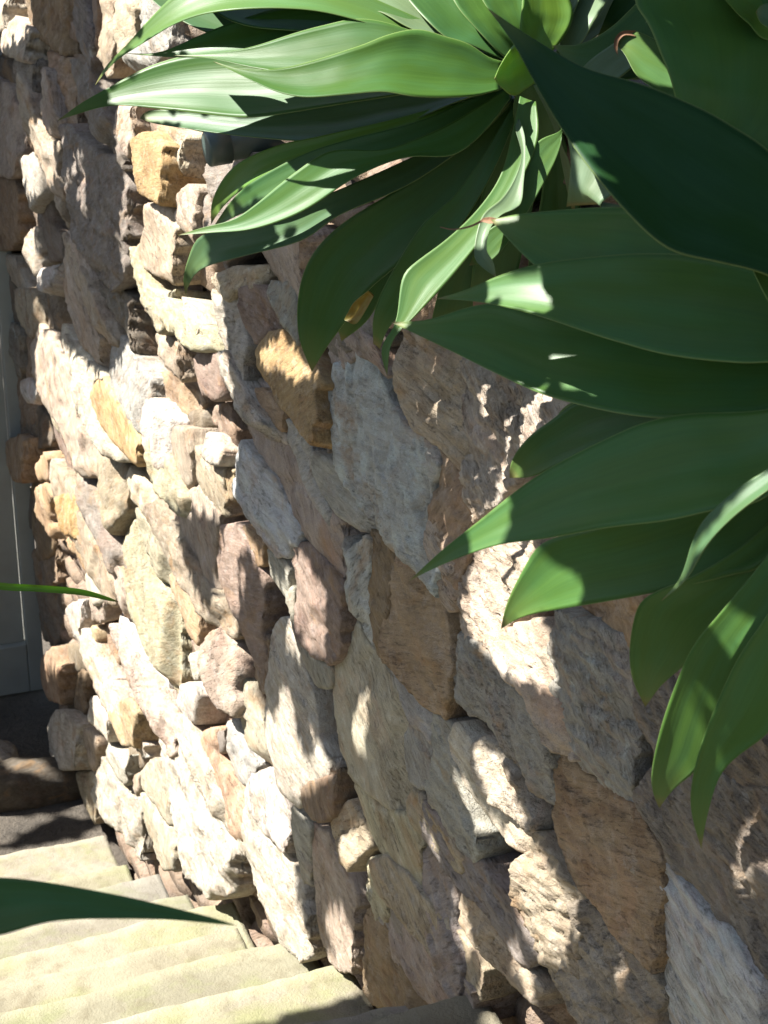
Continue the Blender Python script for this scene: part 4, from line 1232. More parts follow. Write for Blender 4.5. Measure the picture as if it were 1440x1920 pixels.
# left-reaching leaves, front to back
add_leaf(A, "400,115 442,127 496,131 567,119 667,88 733,63 788,54 833,67 879,81 917,108 946,115",
            "400,115 462,146 517,171 575,182 642,177 692,172 729,172 775,181 838,182 892,179 938,167", 2.72, 2.67, .5, .10, .05, 'm', seed=1)
add_leaf(A, "325,104 400,100 475,87 579,54 667,35 725,42 763,54 850,80 950,112",
            "325,104 400,110 480,128 580,140 680,130 780,110 870,115 945,130", 2.80, 2.70, .5, .08, .05, 'm', seed=2)
add_leaf(A, "238,100 300,98 370,68 440,40 537,10 600,4 667,10 720,22 765,45 850,80 950,108",
            "238,100 320,107 420,108 520,112 650,105 760,95 860,105 945,125", 2.87, 2.73, .5, .08, .05, 'm', seed=3)
add_leaf(A, "108,226 150,194 205,163 290,120 400,95 550,92 700,100 850,120 950,125",
            "108,226 160,209 215,197 310,205 430,218 500,217 640,195 800,170 945,150", 3.12, 2.78, .45, .09, -.02, 'm', seed=4)
add_leaf(A, "262,222 272,207 345,206 430,214 512,212 600,195 729,176 850,170 955,140",
            "262,222 285,231 390,247 483,258 579,266 633,264 700,249 767,228 850,192 948,160", 3.2, 2.80, .7, .08, .0, 'b', seed=5)
add_leaf(A, "396,420 398,375 438,312 520,272 600,255 750,220 880,180 955,150",
            "396,420 412,395 445,362 510,320 600,290 750,240 880,205 955,165", 3.14, 2.84, .9, .08, .05, 'y', seed=6)
add_leaf(A, "398,428 437,372 482,335 570,288 650,262 767,232 850,200 955,150",
            "398,428 450,402 530,365 620,330 720,300 820,260 900,215 955,170", 3.08, 2.82, .6, .10, .05, 'd', seed=7)
add_leaf(A, "333,441 385,425 437,412 480,383 540,333 608,287 650,280 712,282 767,266 850,228 952,165",
            "333,441 400,436 475,429 567,396 667,331 762,294 842,293 885,268 920,232 955,185", 2.92, 2.76, .4, .08, .03, 'n', seed=8)
add_leaf(A, "348,553 342,525 355,480 376,440 450,425 600,370 760,300 880,240 955,170",
            "348,553 360,520 385,500 465,478 567,450 633,404 733,362 800,325 900,252 957,190", 3.2, 2.82, .7, .08, .02, 'b', seed=9)
add_leaf(A, "585,697 562,640 557,580 566,520 590,470 640,420 720,370 820,310 900,240 955,180",
            "585,697 610,655 650,600 690,545 745,498 805,440 870,370 935,285 975,195", 3.15, 2.84, .35, .09, .03, 'd', seed=10)
add_leaf(A, "700,645 699,600 712,555 742,498 792,420 850,368 900,300 960,200",
            "712,655 725,620 750,590 790,540 830,470 880,400 930,310 975,200", 3.0, 2.80, .3, .08, .05, 'd', seed=11)
add_leaf(A, "726,706 714,652 742,605 754,520 778,493 838,448 896,392 940,325 962,240 975,180",
            "726,706 735,640 779,592 838,529 892,462 950,385 990,310 1010,250 1005,190", 2.60, 2.70, .3, .06, .03, 'l', seed=12)
add_leaf(A, "880,498 905,440 960,400 975,340 985,300 1012,262 1057,240 1045,190 1010,150",
            "880,498 915,492 932,480 962,440 990,395 1022,340 1046,290 1052,240 1020,160", 2.66, 2.70, .2, .05, .02, 'l', seed=13)
add_leaf(A, "1072,392 1064,360 1050,290 1045,262 1030,220 1000,160", "1078,392 1078,345 1066,300 1054,272 1045,225 1015,160", 2.82, 2.72, .2, .05, .02, 'p', seed=14)
add_leaf(A, "960,400 945,350 955,300 975,240 990,190 1000,150", "1035,400 1030,350 1040,300 1045,250 1040,200 1015,150", 2.98, 2.76, .2, .06, .02, 'd', seed=15)
add_leaf(A, "880,560 890,470 900,380 930,280 980,180", "960,560 980,470 1000,380 1010,280 1005,190", 3.02, 2.82, .2, .06, .02, 'd', seed=28)
add_leaf(A, "985,600 990,500 1010,400 1020,300 1000,180", "1080,560 1090,480 1090,400 1070,300 1030,170", 3.0, 2.80, .2, .06, .02, 'd', seed=29)
add_leaf(A, "800,640 830,520 880,400 940,280 985,180", "900,620 920,520 960,420 990,300 1000,190", 3.10, 2.86, .2, .06, .02, 'd', seed=30)
add_leaf(A, "640,640 630,580 680,480 800,360 950,200", "640,640 690,600 740,520 850,400 960,210", 3.22, 2.88, .2, .08, .02, 'd', seed=33)  # extra leaf added behind the others to shade the wall
add_leaf(A, "1000,330 985,290 968,240 962,200 975,160", "1000,330 1035,300 1052,250 1050,200 1020,150", 2.90, 2.74, .2, .06, .02, 'd', seed=44)
# upper leaves
add_leaf(A, "178,160 200,120 232,90 283,33 340,-20 420,-60 600,-40 800,40 940,105",
            "178,160 213,117 253,90 290,67 337,40 420,20 600,20 800,80 935,120", 2.92, 2.74, .8, .08, .08, 'l', seed=16)
add_leaf(A, "230,-60 300,-50 390,-10 470,20 600,40 760,70 940,100", "230,-60 285,0 320,27 393,63 480,80 640,90 800,110 940,120", 2.95, 2.76, .8, .10, .06, 'b', seed=17)
add_leaf(A, "330,-60 430,-70 560,-50 700,-10 830,50 945,95", "330,-60 400,20 470,50 600,60 760,80 945,112", 2.9, 2.74, .8, .1, .06, 'd', seed=18)
add_leaf(A, "600,-110 680,-100 770,-50 840,20 900,75 955,105", "600,-110 620,-40 665,5 720,25 765,50 840,80 940,112", 2.90, 2.72, .8, .08, .06, 'p', seed=19)
add_leaf(A, "700,-120 800,-110 880,-50 915,30 945,90 965,110", "700,-120 740,-40 775,10 833,68 880,82 920,100 955,115", 2.86, 2.70, .6, .08, .05, 'd', seed=20)
add_leaf(A, "820,-160 900,-140 960,-60 975,0 982,50 985,100", "820,-160 835,-60 850,0 900,60 945,105 970,115", 2.84, 2.70, .5, .08, .05, 'n', seed=21)
add_leaf(A, "900,-150 950,-120 985,-50 1000,0 1000,60 990,110", "900,-150 890,-60 905,0 940,45 965,85 975,112", 2.80, 2.70, .4, .08, .04, 'n', seed=22)
add_leaf(A, "1000,-130 1040,-80 1062,-20 1075,30 1050,80 1010,120", "1000,-130 985,-60 978,20 975,50 970,90 975,120", 2.72, 2.68, .2, .10, .03, 'y', seed=23)
add_leaf(A, "1150,-120 1160,-60 1137,0 1110,45 1085,85 1030,130", "1150,-120 1080,-60 1022,0 1030,50 1045,95 1010,130", 2.80, 2.72, -.6, .06, .05, 'p', seed=24)
add_leaf(A, "928,147 940,120 963,86 985,75 1005,90 1020,110", "928,147 935,158 963,179 985,168 1010,150 1025,135", 2.40, 2.60, .1, .06, -.01, (0.15, 0.26, 0.02), seed=25, label='short bright yellow green young leaf at the heart of the rosette')
add_leaf(A, "1100,-100 1105,-50 1085,0 1062,50 1020,115", "1100,-100 1060,-60 1020,-5 1022,50 1005,112", 2.76, 2.70, -.6, .06, .03, 'p', seed=61)
add_leaf(A, "1185,-60 1180,-10 1150,40 1095,85 1040,135", "1185,-60 1130,-20 1105,30 1065,80 1025,130", 2.84, 2.76, -.6, .06, .03, 'p', seed=62)
# dry, twisted ribbon hanging in the middle
add_leaf(A, "930,520 900,498 889,480 893,440 907,400 940,372 965,335 978,290 966,240 972,222",
            "930,520 925,490 912,470 918,430 940,402 975,385 982,340 985,300 984,255 974,224", 2.56, 2.68, .3, .15, .02, 'p', seed=26, thick=.002,
         name='withered_leaf', label='pale withered leaf curled into a ribbon')
add_leaf(A, "645,600 652,586 664,566 690,545", "645,600 666,608 682,588 700,556", 3.02, 2.98, .4, .12, .0, (0.20, 0.12, 0.012), seed=27, thick=.002,
         name='withered_leaf', label='small yellow withered leaf against the wall')

cb = at(1580, 640, 2.12)
plant_b = thing('agave_plant', 'large shaded agave with broad dark green leaves reaching in from the right edge', 'agave',
                (cb[0] + 0.02, cb[1] + 0.08, -0.60), 'agaves growing on top of the wall')
stem(plant_b, (cb[0] + 0.05, cb[1] + 0.08, -0.66), (cb[0], cb[1], cb[2] + 0.02), 0.06, 0.05, 7)
B = plant_b
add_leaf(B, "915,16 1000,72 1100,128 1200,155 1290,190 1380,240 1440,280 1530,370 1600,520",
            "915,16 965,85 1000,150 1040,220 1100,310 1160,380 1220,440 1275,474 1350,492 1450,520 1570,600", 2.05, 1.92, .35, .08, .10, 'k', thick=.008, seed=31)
add_leaf(B, "920,412 980,400 1080,392 1200,390 1320,420 1440,480 1560,590", "920,412 945,440 1000,495 1070,540 1200,580 1350,600 1560,640", 2.22, 2.06, .5, .06, .05, 'n', thick=.007, seed=32)
add_leaf(B, "818,560 870,545 940,515 1010,495 1120,480 1250,475 1340,485 1440,510 1570,590",
            "818,560 900,566 990,586 1080,615 1160,640 1250,664 1350,676 1440,678 1570,660", 2.22, 2.00, .55, .09, .06, 'n', thick=.007, seed=33)
add_leaf(B, "733,604 800,600 870,578 930,568 1010,590 1150,600 1300,620 1440,640 1570,640",
            "733,604 800,636 860,665 930,700 1020,740 1120,766 1200,780 1262,783 1360,776 1440,768 1570,690", 2.36, 2.03, .6, .08, .05, 'n', thick=.007, seed=34)
add_leaf(B, "955,896 958,865 990,820 1040,783 1080,754 1200,730 1350,700 1570,660",
            "955,896 1000,894 1060,866 1150,840 1300,790 1420,750 1575,680", 2.42, 2.10, .5, .07, .04, 'd', thick=.007, seed=35)
add_leaf(B, "1036,800 1050,770 1085,748 1150,735 1300,700 1560,650", "1036,800 1080,790 1150,775 1250,755 1400,720 1570,665", 2.48, 2.12, .4, .07, .03, 'b', thick=.006, seed=36)
add_leaf(B, "767,1089 830,1030 900,975 1000,895 1100,840 1200,795 1290,775 1440,767 1590,720",
            "767,1089 835,1056 930,1022 1020,1010 1130,990 1250,975 1340,955 1440,930 1590,780", 2.22, 1.97, .55, .07, .05, 'n', thick=.007, seed=37)
add_leaf(B, "939,1180 950,1130 985,1060 1020,1015 1130,985 1250,940 1440,860 1590,740",
            "939,1180 980,1156 1060,1141 1180,1120 1300,1095 1380,1075 1440,1048 1600,820", 2.34, 2.00, .5, .08, .05, 'n', thick=.007, seed=38)
add_leaf(B, "1240,1126 1276,1082 1300,1010 1325,968 1390,910 1440,878 1530,800 1600,730",
            "1240,1126 1285,1088 1325,1022 1375,968 1440,918 1530,850 1600,780", 2.02, 1.92, .9, .10, .03, 'b', thick=.006, seed=39)
add_leaf(B, "1210,1326 1186,1275 1180,1220 1190,1155 1212,1118 1320,1070 1440,980 1600,780",
            "1210,1326 1240,1285 1290,1242 1340,1185 1440,1080 1530,960 1610,820", 2.24, 2.00, .35, .09, .05, 'n', thick=.007, seed=40)
add_leaf(B, "1236,1516 1220,1470 1232,1390 1260,1300 1300,1210 1345,1155 1440,1040 1530,920 1600,800",
            "1236,1516 1262,1480 1312,1438 1335,1370 1365,1290 1400,1215 1450,1140 1540,1000 1620,830", 2.18, 1.97, .3, .06, .06, 'n', thick=.007, seed=41)
add_leaf(B, "1315,1592 1297,1530 1295,1480 1310,1410 1335,1340 1380,1240 1440,1150 1530,1010 1610,830",
            "1315,1592 1326,1530 1352,1450 1400,1405 1445,1370 1500,1270 1570,1100 1635,850", 2.12, 1.95, .3, .10, .06, 'n', thick=.007, seed=42)
add_leaf(B, "1352,408 1395,455 1440,480 1520,550 1590,640", "1352,408 1392,462 1440,562 1510,650 1590,690", 1.90, 1.96, .2, .08, .02, 'n', seed=43, thick=.006)
add_leaf(B, "900,414 906,409 918,407 930,409", "900,415 908,417 918,419 930,418", 2.235, 2.215, .2, .2, .0, 'n', thick=.003, seed=45, name='dry_tip', mat=MAT_DRY)
add_leaf(B, "825,425 850,429 880,423 905,411", "825,426.5 850,431.5 880,426.5 905,416", 2.25, 2.235, .2, .2, .0, 'n', thick=.0012, seed=46, name='dry_thread', mat=MAT_DRY)
# leaves of the same rosette that turn away to the right
rngb = random.Random(5)
for i in range(5):
    ang = math.radians(-75 + 26 * i)
    d = -N_OUT * math.cos(ang) + A_DIR * math.sin(ang)
    wleaf(B, cb + np.array([0, 0, 0.0]), d, 0.5 + 0.5 * rngb.random(), 0.62, 0.13, 1.6, 'n', .1, 60 + i)

cc_ = at(1640, -60, 2.55)
plant_c = thing('agave_plant', 'agave behind the big dark leaf at the upper right corner with a brown tipped leaf', 'agave',
                (cc_[0], cc_[1], -0.45), 'agaves growing on top of the wall')
stem(plant_c, (cc_[0], cc_[1], -0.55), (cc_[0], cc_[1], cc_[2]), 0.05, 0.05, 9)
Cp = plant_c
add_leaf(Cp, "1330,360 1450,300 1560,220 1620,60 1560,-60 1500,-120", "1330,360 1280,250 1262,165 1240,100 1215,40 1195,-20 1300,-140", 2.46, 2.46, .25, .08, .05, 'n', seed=51, thick=.007)
add_leaf(Cp, "1152,82 1165,66 1195,58 1250,80 1330,70 1480,20 1620,-60", "1152,82 1170,98 1190,138 1215,158 1290,200 1420,140 1620,0", 2.54, 2.54, .4, .08, .04, 'l', seed=52)
add_leaf(Cp, "1158,104 1151,88 1154,70 1168,58 1192,57", "1158,104 1158,90 1161,76 1172,66 1192,68", 2.53, 2.535, .1, .25, .0, 'n', thick=.003, seed=58, name='dry_tip', mat=MAT_DRY)
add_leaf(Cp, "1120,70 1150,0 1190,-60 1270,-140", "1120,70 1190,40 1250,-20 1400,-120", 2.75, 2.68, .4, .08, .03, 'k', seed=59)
add_leaf(Cp, "1035,85 1090,82 1140,55 1200,0 1260,-60 1340,-120", "1035,85 1080,125 1160,150 1230,130 1300,60 1420,-60", 2.66, 2.60, .4, .08, .03, 'd', seed=53)
add_leaf(Cp, "1340,-20 1380,-50 1450,-60 1560,-60", "1340,-20 1400,40 1450,75 1560,20", 2.40, 2.48, .5, .08, .0, 'y', seed=54)
add_leaf(Cp, "1418,22 1430,8 1470,0 1560,-40", "1418,22 1430,45 1470,52 1580,0", 2.34, 2.46, .3, .08, .0, 'b', seed=55)
add_leaf(Cp, "1062,388 1070,300 1060,240 1062,215 1090,130 1180,60", "1176,386 1120,388 1180,330 1150,260 1130,180 1230,90", 2.58, 2.60, .5, .05, .02, 'p', seed=56)
add_leaf(Cp, "1160,140 1195,120 1210,45 1218,20 1260,-30", "1160,140 1200,148 1225,100 1240,50 1290,-20", 2.62, 2.60, .5, .05, .0, 'p', seed=57)
for i in range(5):
    ang = math.radians(-60 + 24 * i)
    d = -N_OUT * math.cos(ang) + A_DIR * math.sin(ang)
    wleaf(Cp, cc_, d, 0.5 + 0.4 * rngb.random(), 0.6, 0.12, 1.5, 'n', .1, 80 + i)

# leaf tip of an agave standing on the near left side of the steps
pd0 = at(-330, 1760, 1.55)
plant_d = thing('agave_plant', 'dark agave at the left edge with one pointed leaf reaching in front of the steps', 'agave',
                (pd0[0], pd0[1], pd0[2] - 0.15))
stem(plant_d, (pd0[0], pd0[1], -2.0), tuple(pd0), 0.05, 0.05, 11)
add_leaf(plant_d, "446,1736 400,1721 350,1708 240,1682 100,1656 0,1645 -120,1650 -330,1720",
                  "446,1736 395,1731 330,1725 250,1722 120,1724 60,1735 0,1752 -120,1775 -330,1800", 1.50, 1.50, .5, .10, .02, 'd', seed=91, thick=.005)
# unseen leaf added sunward of the first and widened to shade it
UA, UB = add_leaf.last
um = 0.5 * (UA + UB)
UA, UB = um + (UA - um) * 2.0 + SUN * 0.5, um + (UB - um) * 2.0 + SUN * 0.5
ext = (um[0] - um[8]) * 0.5
UA[0] += ext; UB[0] += ext
_v, _f, _uv = leaf_mesh_up(UA, UB, .08, .005, 97)
finish_leaf(plant_d, _v, _f, _uv, 'd')
for i in range(8):
    ang = math.radians(40 + 45 * i)
    d = N_OUT * math.cos(ang) * (1 if i else 1) + A_DIR * math.sin(ang)
    if np.dot(d, -N_OUT) > 0.3:
        continue
    wleaf(plant_d, pd0, d, 0.9, 0.6, 0.11, 1.5, 'n', .1, 95 + i)

# thin green blade hanging into the picture from the left
gb0 = at(-160, 1075, 2.4)
grass = thing('grass_plant', 'thin green grass blade reaching in from the left edge in front of the door', 'grass blade', tuple(gb0))
add_leaf(grass, "222,1128 205,1120 150,1104 60,1096 0,1092 -160,1070", "222,1129 205,1127 150,1116 60,1109 0,1106 -160,1084", 2.7, 2.4, .3, .12, .0, (0.14, 0.27, 0.03), seed=99, thick=.0012, name='blade')
# ---------------------------------------------------------------- unseen tree: leaves added one by one to throw the mapped shade
bpy.context.view_layer.update()
DG = bpy.context.evaluated_depsgraph_get()
SHADE = [pts(s) for s in (
 # the big shaded part of the wall and the plants on the right
 "385,440 420,560 430,690 455,800 445,890 440,960 480,1020 530,1090 548,1040 565,1020 590,1075 612,1110 612,1240 560,1190 545,1165 565,1240 590,1380 635,1450 600,1480 545,1510 550,1610 562,1690 580,1750 610,1780 640,1790 690,1830 690,1870 800,1925 1450,1925 1450,-5 1060,-5 940,240 830,300 700,360 560,420",
 "0,100 60,70 60,0 185,0 180,160 215,200 215,290 235,330 200,560 120,440 100,440 110,240 60,210 40,300 0,330",
 "70,380 115,440 115,490 70,480", "0,450 40,450 60,560 30,600 0,560", "70,545 118,535 118,610 85,590",
 
 
 
 "345,960 420,985 405,1060 400,1170 350,1060 330,960",
 "445,985 490,1090 540,1150 520,1330 490,1330 470,1260 440,1160 470,1130 440,1110 475,1080 440,1060 465,1030",
 "510,1200 560,1240 580,1330 590,1430 565,1400 545,1290 500,1270 520,1230",
 
 "0,1590 110,1530 185,1540 150,1570 30,1588", "0,1275 175,1275 180,1500 130,1500 0,1530",
 "0,540 66,540 70,1280 0,1280", "480,1925 590,1888 690,1862 775,1852 905,1868 905,1925",
 "0,1280 60,1280 60,1290 0,1290",
 "910,8 1010,60 1090,120 1010,170 955,90",
 "0,150 60,215 100,240 110,330 95,440 70,560 120,640 200,700 235,640 240,560 215,430 150,300 110,240",
 "385,235 490,235 490,305 385,305",
 "850,380 950,250 1040,200 1080,400 1060,560 880,560",
)]
LIT = [pts(s) for s in (
 "862,672 920,698 922,760 938,930 905,960 880,985 884,1100 860,1140 890,1195 960,1270 1050,1300 1035,1200 1010,1160 950,1140 985,1060 1000,1030 960,1040 958,960 965,890 1000,830 1055,748 960,705 950,900 960,890",
 "886,1395 930,1415 985,1530 992,1562 930,1512 900,1450", "845,1440 870,1470 930,1540 985,1590 990,1660 965,1655 945,1600 900,1560",
 "960,1690 985,1580 1010,1590 1050,1660 1090,1700 1050,1800 1010,1790", "945,1760 975,1780 1005,1850 1000,1900 975,1830",
 "910,1815 940,1830 1000,1900 1020,1920 905,1920", "850,1660 875,1700 890,1790 860,1760", "635,1570 690,1545 700,1590 650,1640 632,1610",
 "697,1285 687,1350 680,1420 663,1395 663,1340", "605,1720 640,1690 680,1810 690,1860 640,1810 620,1760", "1150,1800 1182,1830 1155,1842",
 "485,660 530,625 560,660 602,715 540,700 490,690", "780,1520 800,1560 830,1600 812,1600",
 "560,1095 605,1090 612,1150 600,1225 575,1210 560,1150",
 "700,100 830,66 935,110 925,170 800,172", "745,625 752,525 830,452 900,400 955,290 968,225 990,250 1000,330 930,440 850,520 745,640 725,700",
 "1040,240 1057,235 1050,290 1000,400 960,420 1000,300", "1065,225 1100,270 1170,385 1100,390", "930,150 965,85 1005,140 963,178",
 "985,30 1000,0 1140,0 1095,60 1045,72 1010,48", "1165,80 1190,60 1262,160 1200,145", "1280,170 1440,280 1440,230 1330,180",
 "942,1175 990,1060 1110,1075 1070,1140", "1232,1490 1262,1360 1365,1290 1318,1430", "1300,1200 1440,1130 1360,1200",
 "1245,1120 1310,1010 1440,890 1440,915 1330,1020", "1150,690 1240,670 1290,720 1230,755", "905,540 1010,500 1030,590 960,575",
 "116,345 150,275 158,290 122,362", "105,262 120,250 122,265 108,292", "145,355 165,310 165,400 150,405",
 "0,1310 30,1320 25,1345 0,1345", "20,1355 60,1350 55,1368 30,1372", "0,1425 80,1420 95,1452 20,1445", "15,950 26,935 50,1100 58,1200 38,1190",
 "95,1455 130,1450 118,1500 100,1490", "110,1010 170,1010 195,1110 130,1120",
 "590,1390 620,1450 600,1470",
)]
def in_any(P, polys):
    r = np.zeros(len(P), bool)
    for q in polys:
        r |= inside(P, np.array(q, float))
    return r

gx, gy = np.meshgrid(np.arange(3, 1440, 6.0), np.arange(3, 1920, 6.0))
GP = np.column_stack([gx.ravel(), gy.ravel()])
want_lit = in_any(GP, LIT)
want_shade = in_any(GP, SHADE) & ~want_lit
Sv = Vector(SUN)
SE = np.cross(SUN, A_DIR); SE /= np.linalg.norm(SE)
SF = np.cross(SUN, SE)
CELL = 0.012
need, keep = {}, {}
pos = {}
for i, (x, y) in enumerate(GP):
    d = Vector(ray(x, y)).normalized()
    ok, loc, nrm, _, ob, _ = scene.ray_cast(DG, Vector((0, 0, 0)), d)
    if not ok:
        continue
    if nrm.dot(d) > 0:
        nrm = -nrm
    p = np.array(loc)
    c = (int(math.floor(np.dot(p, SE) / CELL)), int(math.floor(np.dot(p, SF) / CELL)))
    blocked = scene.ray_cast(DG, loc + nrm * 0.004 + Sv * 0.004, Sv)[0]
    if blocked:
        continue
    if want_shade[i]:
        need[c] = need.get(c, 0) + 1
    else:
        keep[c] = keep.get(c, 0) + (3 if want_lit[i] else 1)
    pos[c] = float(np.dot(p, SUN))
for c in list(need.keys()):                 # close pin holes: the shade also covers the cells next to it
    for dx in (-1, 0, 1):
        for dy in (-1, 0, 1):
            q = (c[0] + dx, c[1] + dy)
            if q not in need and q not in keep:
                need[q] = 1
rt = random.Random(21)
TV, TF = [], []
done = {}
def tree_leaf(c3, axis, nrm, L, Wd):
    side = np.cross(nrm, axis); side /= np.linalg.norm(side)
    k = len(TV)
    prof = [(0.0, 0.02, 0.0), (0.22, 0.8, 0.015), (0.5, 1.0, 0.02), (0.78, 0.62, 0.0), (1.0, 0.02, -0.05)]
    for t, w, b in prof:
        m = c3 + axis * (t - 0.5) * L + nrm * b * L
        TV.append(m - side * w * Wd * 0.5 + nrm * 0.06 * Wd * w)
        TV.append(m)
        TV.append(m + side * w * Wd * 0.5 + nrm * 0.06 * Wd * w)
    for i in range(4):
        for j in range(2):
            TF.append([k + i * 3 + j, k + i * 3 + j + 1, k + i * 3 + 4 + j, k + i * 3 + 3 + j])
def footprint(cx, cy, ax, L, Wd):
    cells = []
    n1 = int(L / CELL * 1.6) + 1
    for i in range(n1 + 1):
        t = i / n1
        w = Wd * math.sin(math.pi * min(0.97, max(0.03, t)) ** 0.9)
        n2 = max(1, int(w / CELL * 1.6))
        for j in range(n2 + 1):
            s = (j / n2 - 0.5) * w
            px = cx + ax[0] * (t - 0.5) * L - ax[1] * s
            py = cy + ax[1] * (t - 0.5) * L + ax[0] * s
            cells.append((int(math.floor(px / CELL)), int(math.floor(py / CELL))))
    return set(cells)
cells = list(need.keys())
rt.shuffle(cells)
for size_pass, (Lm, Wm, tol) in enumerate(((0.115, 0.048, 0.05), (0.085, 0.036, 0.08), (0.06, 0.026, 0.14), (0.04, 0.02, 0.25), (0.03, 0.016, 0.42))):
    for c in cells:
        if done.get(c, 0) >= (3 if size_pass < 2 else 2):
            continue
        best = None
        for tr in range(5):
            L = Lm * rt.uniform(0.8, 1.2); Wd = Wm * rt.uniform(0.85, 1.15)
            an = rt.uniform(0, 2 * math.pi)
            ax = (math.cos(an), math.sin(an))
            cx = (c[0] + 0.5) * CELL + rt.uniform(-.3, .3) * L * ax[0]
            cy = (c[1] + 0.5) * CELL + rt.uniform(-.3, .3) * L * ax[1]
            fp = footprint(cx, cy, ax, L, Wd)
            kk = sum(keep.get(q, 0) for q in fp); nn = sum(need.get(q, 0) for q in fp)
            bad = kk / max(1, kk + nn)
            if best is None or bad < best[0]:
                best = (bad, cx, cy, ax, L, Wd, fp)
            if bad <= tol:
                break
        if best[0] > tol:
            continue
        _, cx, cy, ax, L, Wd, fp = best
        zc = 0.08 + 0.5 * rt.random() ** 2
        base = SE * cx + SF * cy
        s = (zc - base[2]) / SUN[2]
        c3 = base + SUN * s
        axis = SE * ax[0] + SF * ax[1]
        tl = np.array([rt.gauss(0, .22) for _ in range(3)])
        nr = SUN + tl; nr /= np.linalg.norm(nr)
        axis = axis - nr * np.dot(axis, nr); axis /= np.linalg.norm(axis)
        tree_leaf(c3, axis, nr, L * 1.12, Wd * 1.35)
        for q in fp:
            done[q] = done.get(q, 0) + 1
print('TREE leaves', len(TV) // 15, 'need cells', len(need), 'left', sum(1 for q in need if q not in done))
tp = wall_pt(4.6, -1.7, -0.45)
tree = thing('unseen_shade_tree', 'unseen tree behind the wall with leaves laid out to shade the wall, plants and steps', 'tree', tuple(tp))
MAT_TREE = make_plain('tree_leaf', (0.07, 0.12, 0.035), 0.5, 0.0, 12.0, 0.3)
MAT_BARK = make_plain('tree_bark', (0.16, 0.12, 0.09), 0.9, 0.01, 25.0, 0.3)
fo = mesh_obj('foliage', TV, TF, MAT_TREE, None, False)
child(fo, tree)
fo['kind'] = 'stuff'
def limb(name, P, r0, r1):
    P = smooth_curve(P, 30)
    V, F = [], []
    n = 14
    for i in range(30):
        t = i / 29
        d = P[min(i + 1, 29)] - P[max(i - 1, 0)]
        d /= np.linalg.norm(d)
        a = np.cross(d, np.array([0.3, 1, 0.2])); a /= np.linalg.norm(a)
        b = np.cross(d, a)
        r = r0 + (r1 - r0) * t
        for j in range(n):
            ph = 2 * math.pi * j / n
            V.append(P[i] + (a * math.cos(ph) + b * math.sin(ph)) * r * (1 + 0.1 * math.sin(3 * ph + 7 * t)))
    for i in range(29):
        for j in range(n):
            F.append([i * n + j, i * n + (j + 1) % n, (i + 1) * n + (j + 1) % n, (i + 1) * n + j])
    child(mesh_obj(name, V, F, MAT_BARK, None, True), tree)
limb('trunk', [tp - Z_UP * 0.3, tp + Z_UP * 0.8, wall_pt(4.4, -1.6, 1.5), wall_pt(4.3, -1.3, 2.6)], 0.13, 0.08)

# unseen hedge added beyond the steps to block sky light on the wall
hp = wall_pt(4.0, 3.1, -2.4)
hedge = thing('sky_blocking_hedge', 'unseen dark green hedge added beyond the steps to block sky light', 'hedge', tuple(hp))
HV, HF = [], []
rh = random.Random(77)
for i in range(9000):
    u = rh.uniform(-1.5, 8.6)
    top = float(np.interp(u, [-1.5, 2.0, 4.5, 7.0, 8.6], [0.3, 0.25, -0.35, -1.15, -1.5]))
    zb = bank_z(u)
    f = rh.random()
    z = zb + (top - zb) * f + rh.gauss(0, .05)
    off = 3.0 + rh.random() ** 2 * 0.6 + 0.12 * math.sin(u * 2.1) + 0.18 * f * f
    c3 = wall_pt(u, off, z)
    ax = np.array([rh.gauss(0, 1) for _ in range(3)]); ax /= np.linalg.norm(ax)
    nr = -N_OUT * 0.8 + Z_UP * 0.5 + np.array([rh.gauss(0, .5) for _ in range(3)]); nr /= np.linalg.norm(nr)
    sd = np.cross(nr, ax); sd /= np.linalg.norm(sd); ax = np.cross(sd, nr)
    L, Wd = rh.uniform(.07, .13), rh.uniform(.035, .06)
    k = len(HV)
    HV += [c3 - ax * L * .5, c3 - sd * Wd * .5 + nr * .006, c3 + ax * L * .5 - nr * .012, c3 + sd * Wd * .5 + nr * .006]
    HF.append([k, k + 1, k + 2, k + 3])
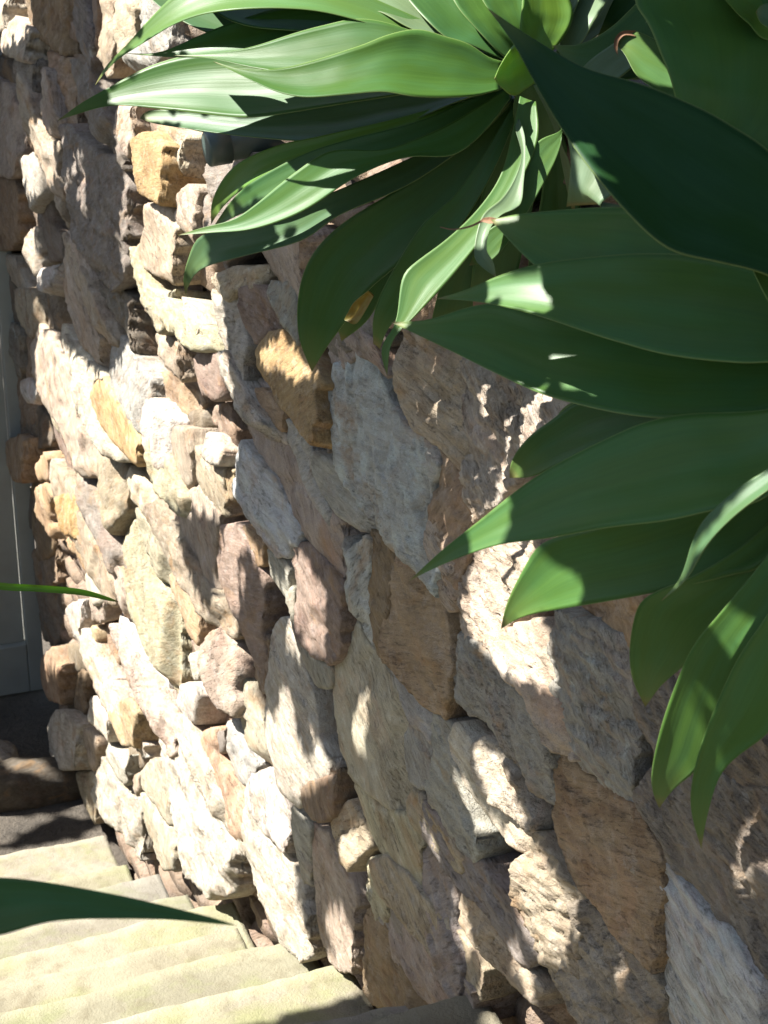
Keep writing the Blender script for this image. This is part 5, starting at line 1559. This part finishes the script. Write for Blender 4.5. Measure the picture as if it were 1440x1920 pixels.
ho = mesh_obj('foliage', HV, HF, MAT_TREE, None, False)
child(ho, hedge); ho['kind'] = 'stuff'

# unseen shrub added above the right agaves to block sky light and darken them
sp = wall_pt(1.7, -0.9, -0.5)
shrub = thing('sky_blocking_shrub', 'unseen shrub added behind the right hand agave to block sky light', 'shrub', tuple(sp))
HV, HF = [], []
for i in range(6000):
    an = rh.uniform(0, 2 * math.pi); el = math.asin(rh.uniform(-0.35, 1)); rr_ = rh.uniform(0.75, 1.0)
    d3 = np.array([math.cos(an) * math.cos(el), math.sin(an) * math.cos(el), math.sin(el)])
    c3 = wall_pt(1.65 + d3[0] * 1.15 * rr_, -0.75 + d3[1] * 0.75 * rr_, 0.38 + d3[2] * 0.75 * rr_)
    if c3[2] < -0.03:
        continue
    ax = np.array([rh.gauss(0, 1) for _ in range(3)]); ax /= np.linalg.norm(ax)
    nr = d3 + np.array([rh.gauss(0, .5) for _ in range(3)]); nr /= np.linalg.norm(nr)
    sd = np.cross(nr, ax); sd /= np.linalg.norm(sd); ax = np.cross(sd, nr)
    L, Wd = rh.uniform(.07, .12), rh.uniform(.035, .06)
    k = len(HV)
    HV += [c3 - ax * L * .5, c3 - sd * Wd * .5 + nr * .006, c3 + ax * L * .5 - nr * .012, c3 + sd * Wd * .5 + nr * .006]
    HF.append([k, k + 1, k + 2, k + 3])
ho = mesh_obj('foliage', HV, HF, MAT_TREE, None, False)
child(ho, shrub); ho['kind'] = 'stuff'
def upright(name, p, parent):
    V, F = [], []
    for i in range(9):
        for j in range(10):
            ph = 2 * math.pi * j / 10; r = 0.035 - 0.003 * i
            V.append(p + Z_UP * (-0.2 + 0.14 * i) + np.array([math.cos(ph) * r + 0.01 * math.sin(i), math.sin(ph) * r, 0]))
    for i in range(8):
        for j in range(10):
            F.append([i * 10 + j, i * 10 + (j + 1) % 10, (i + 1) * 10 + (j + 1) % 10, (i + 1) * 10 + j])
    child(mesh_obj(name, V, F, MAT_BARK, None, True), parent)
upright('stem', sp, shrub)
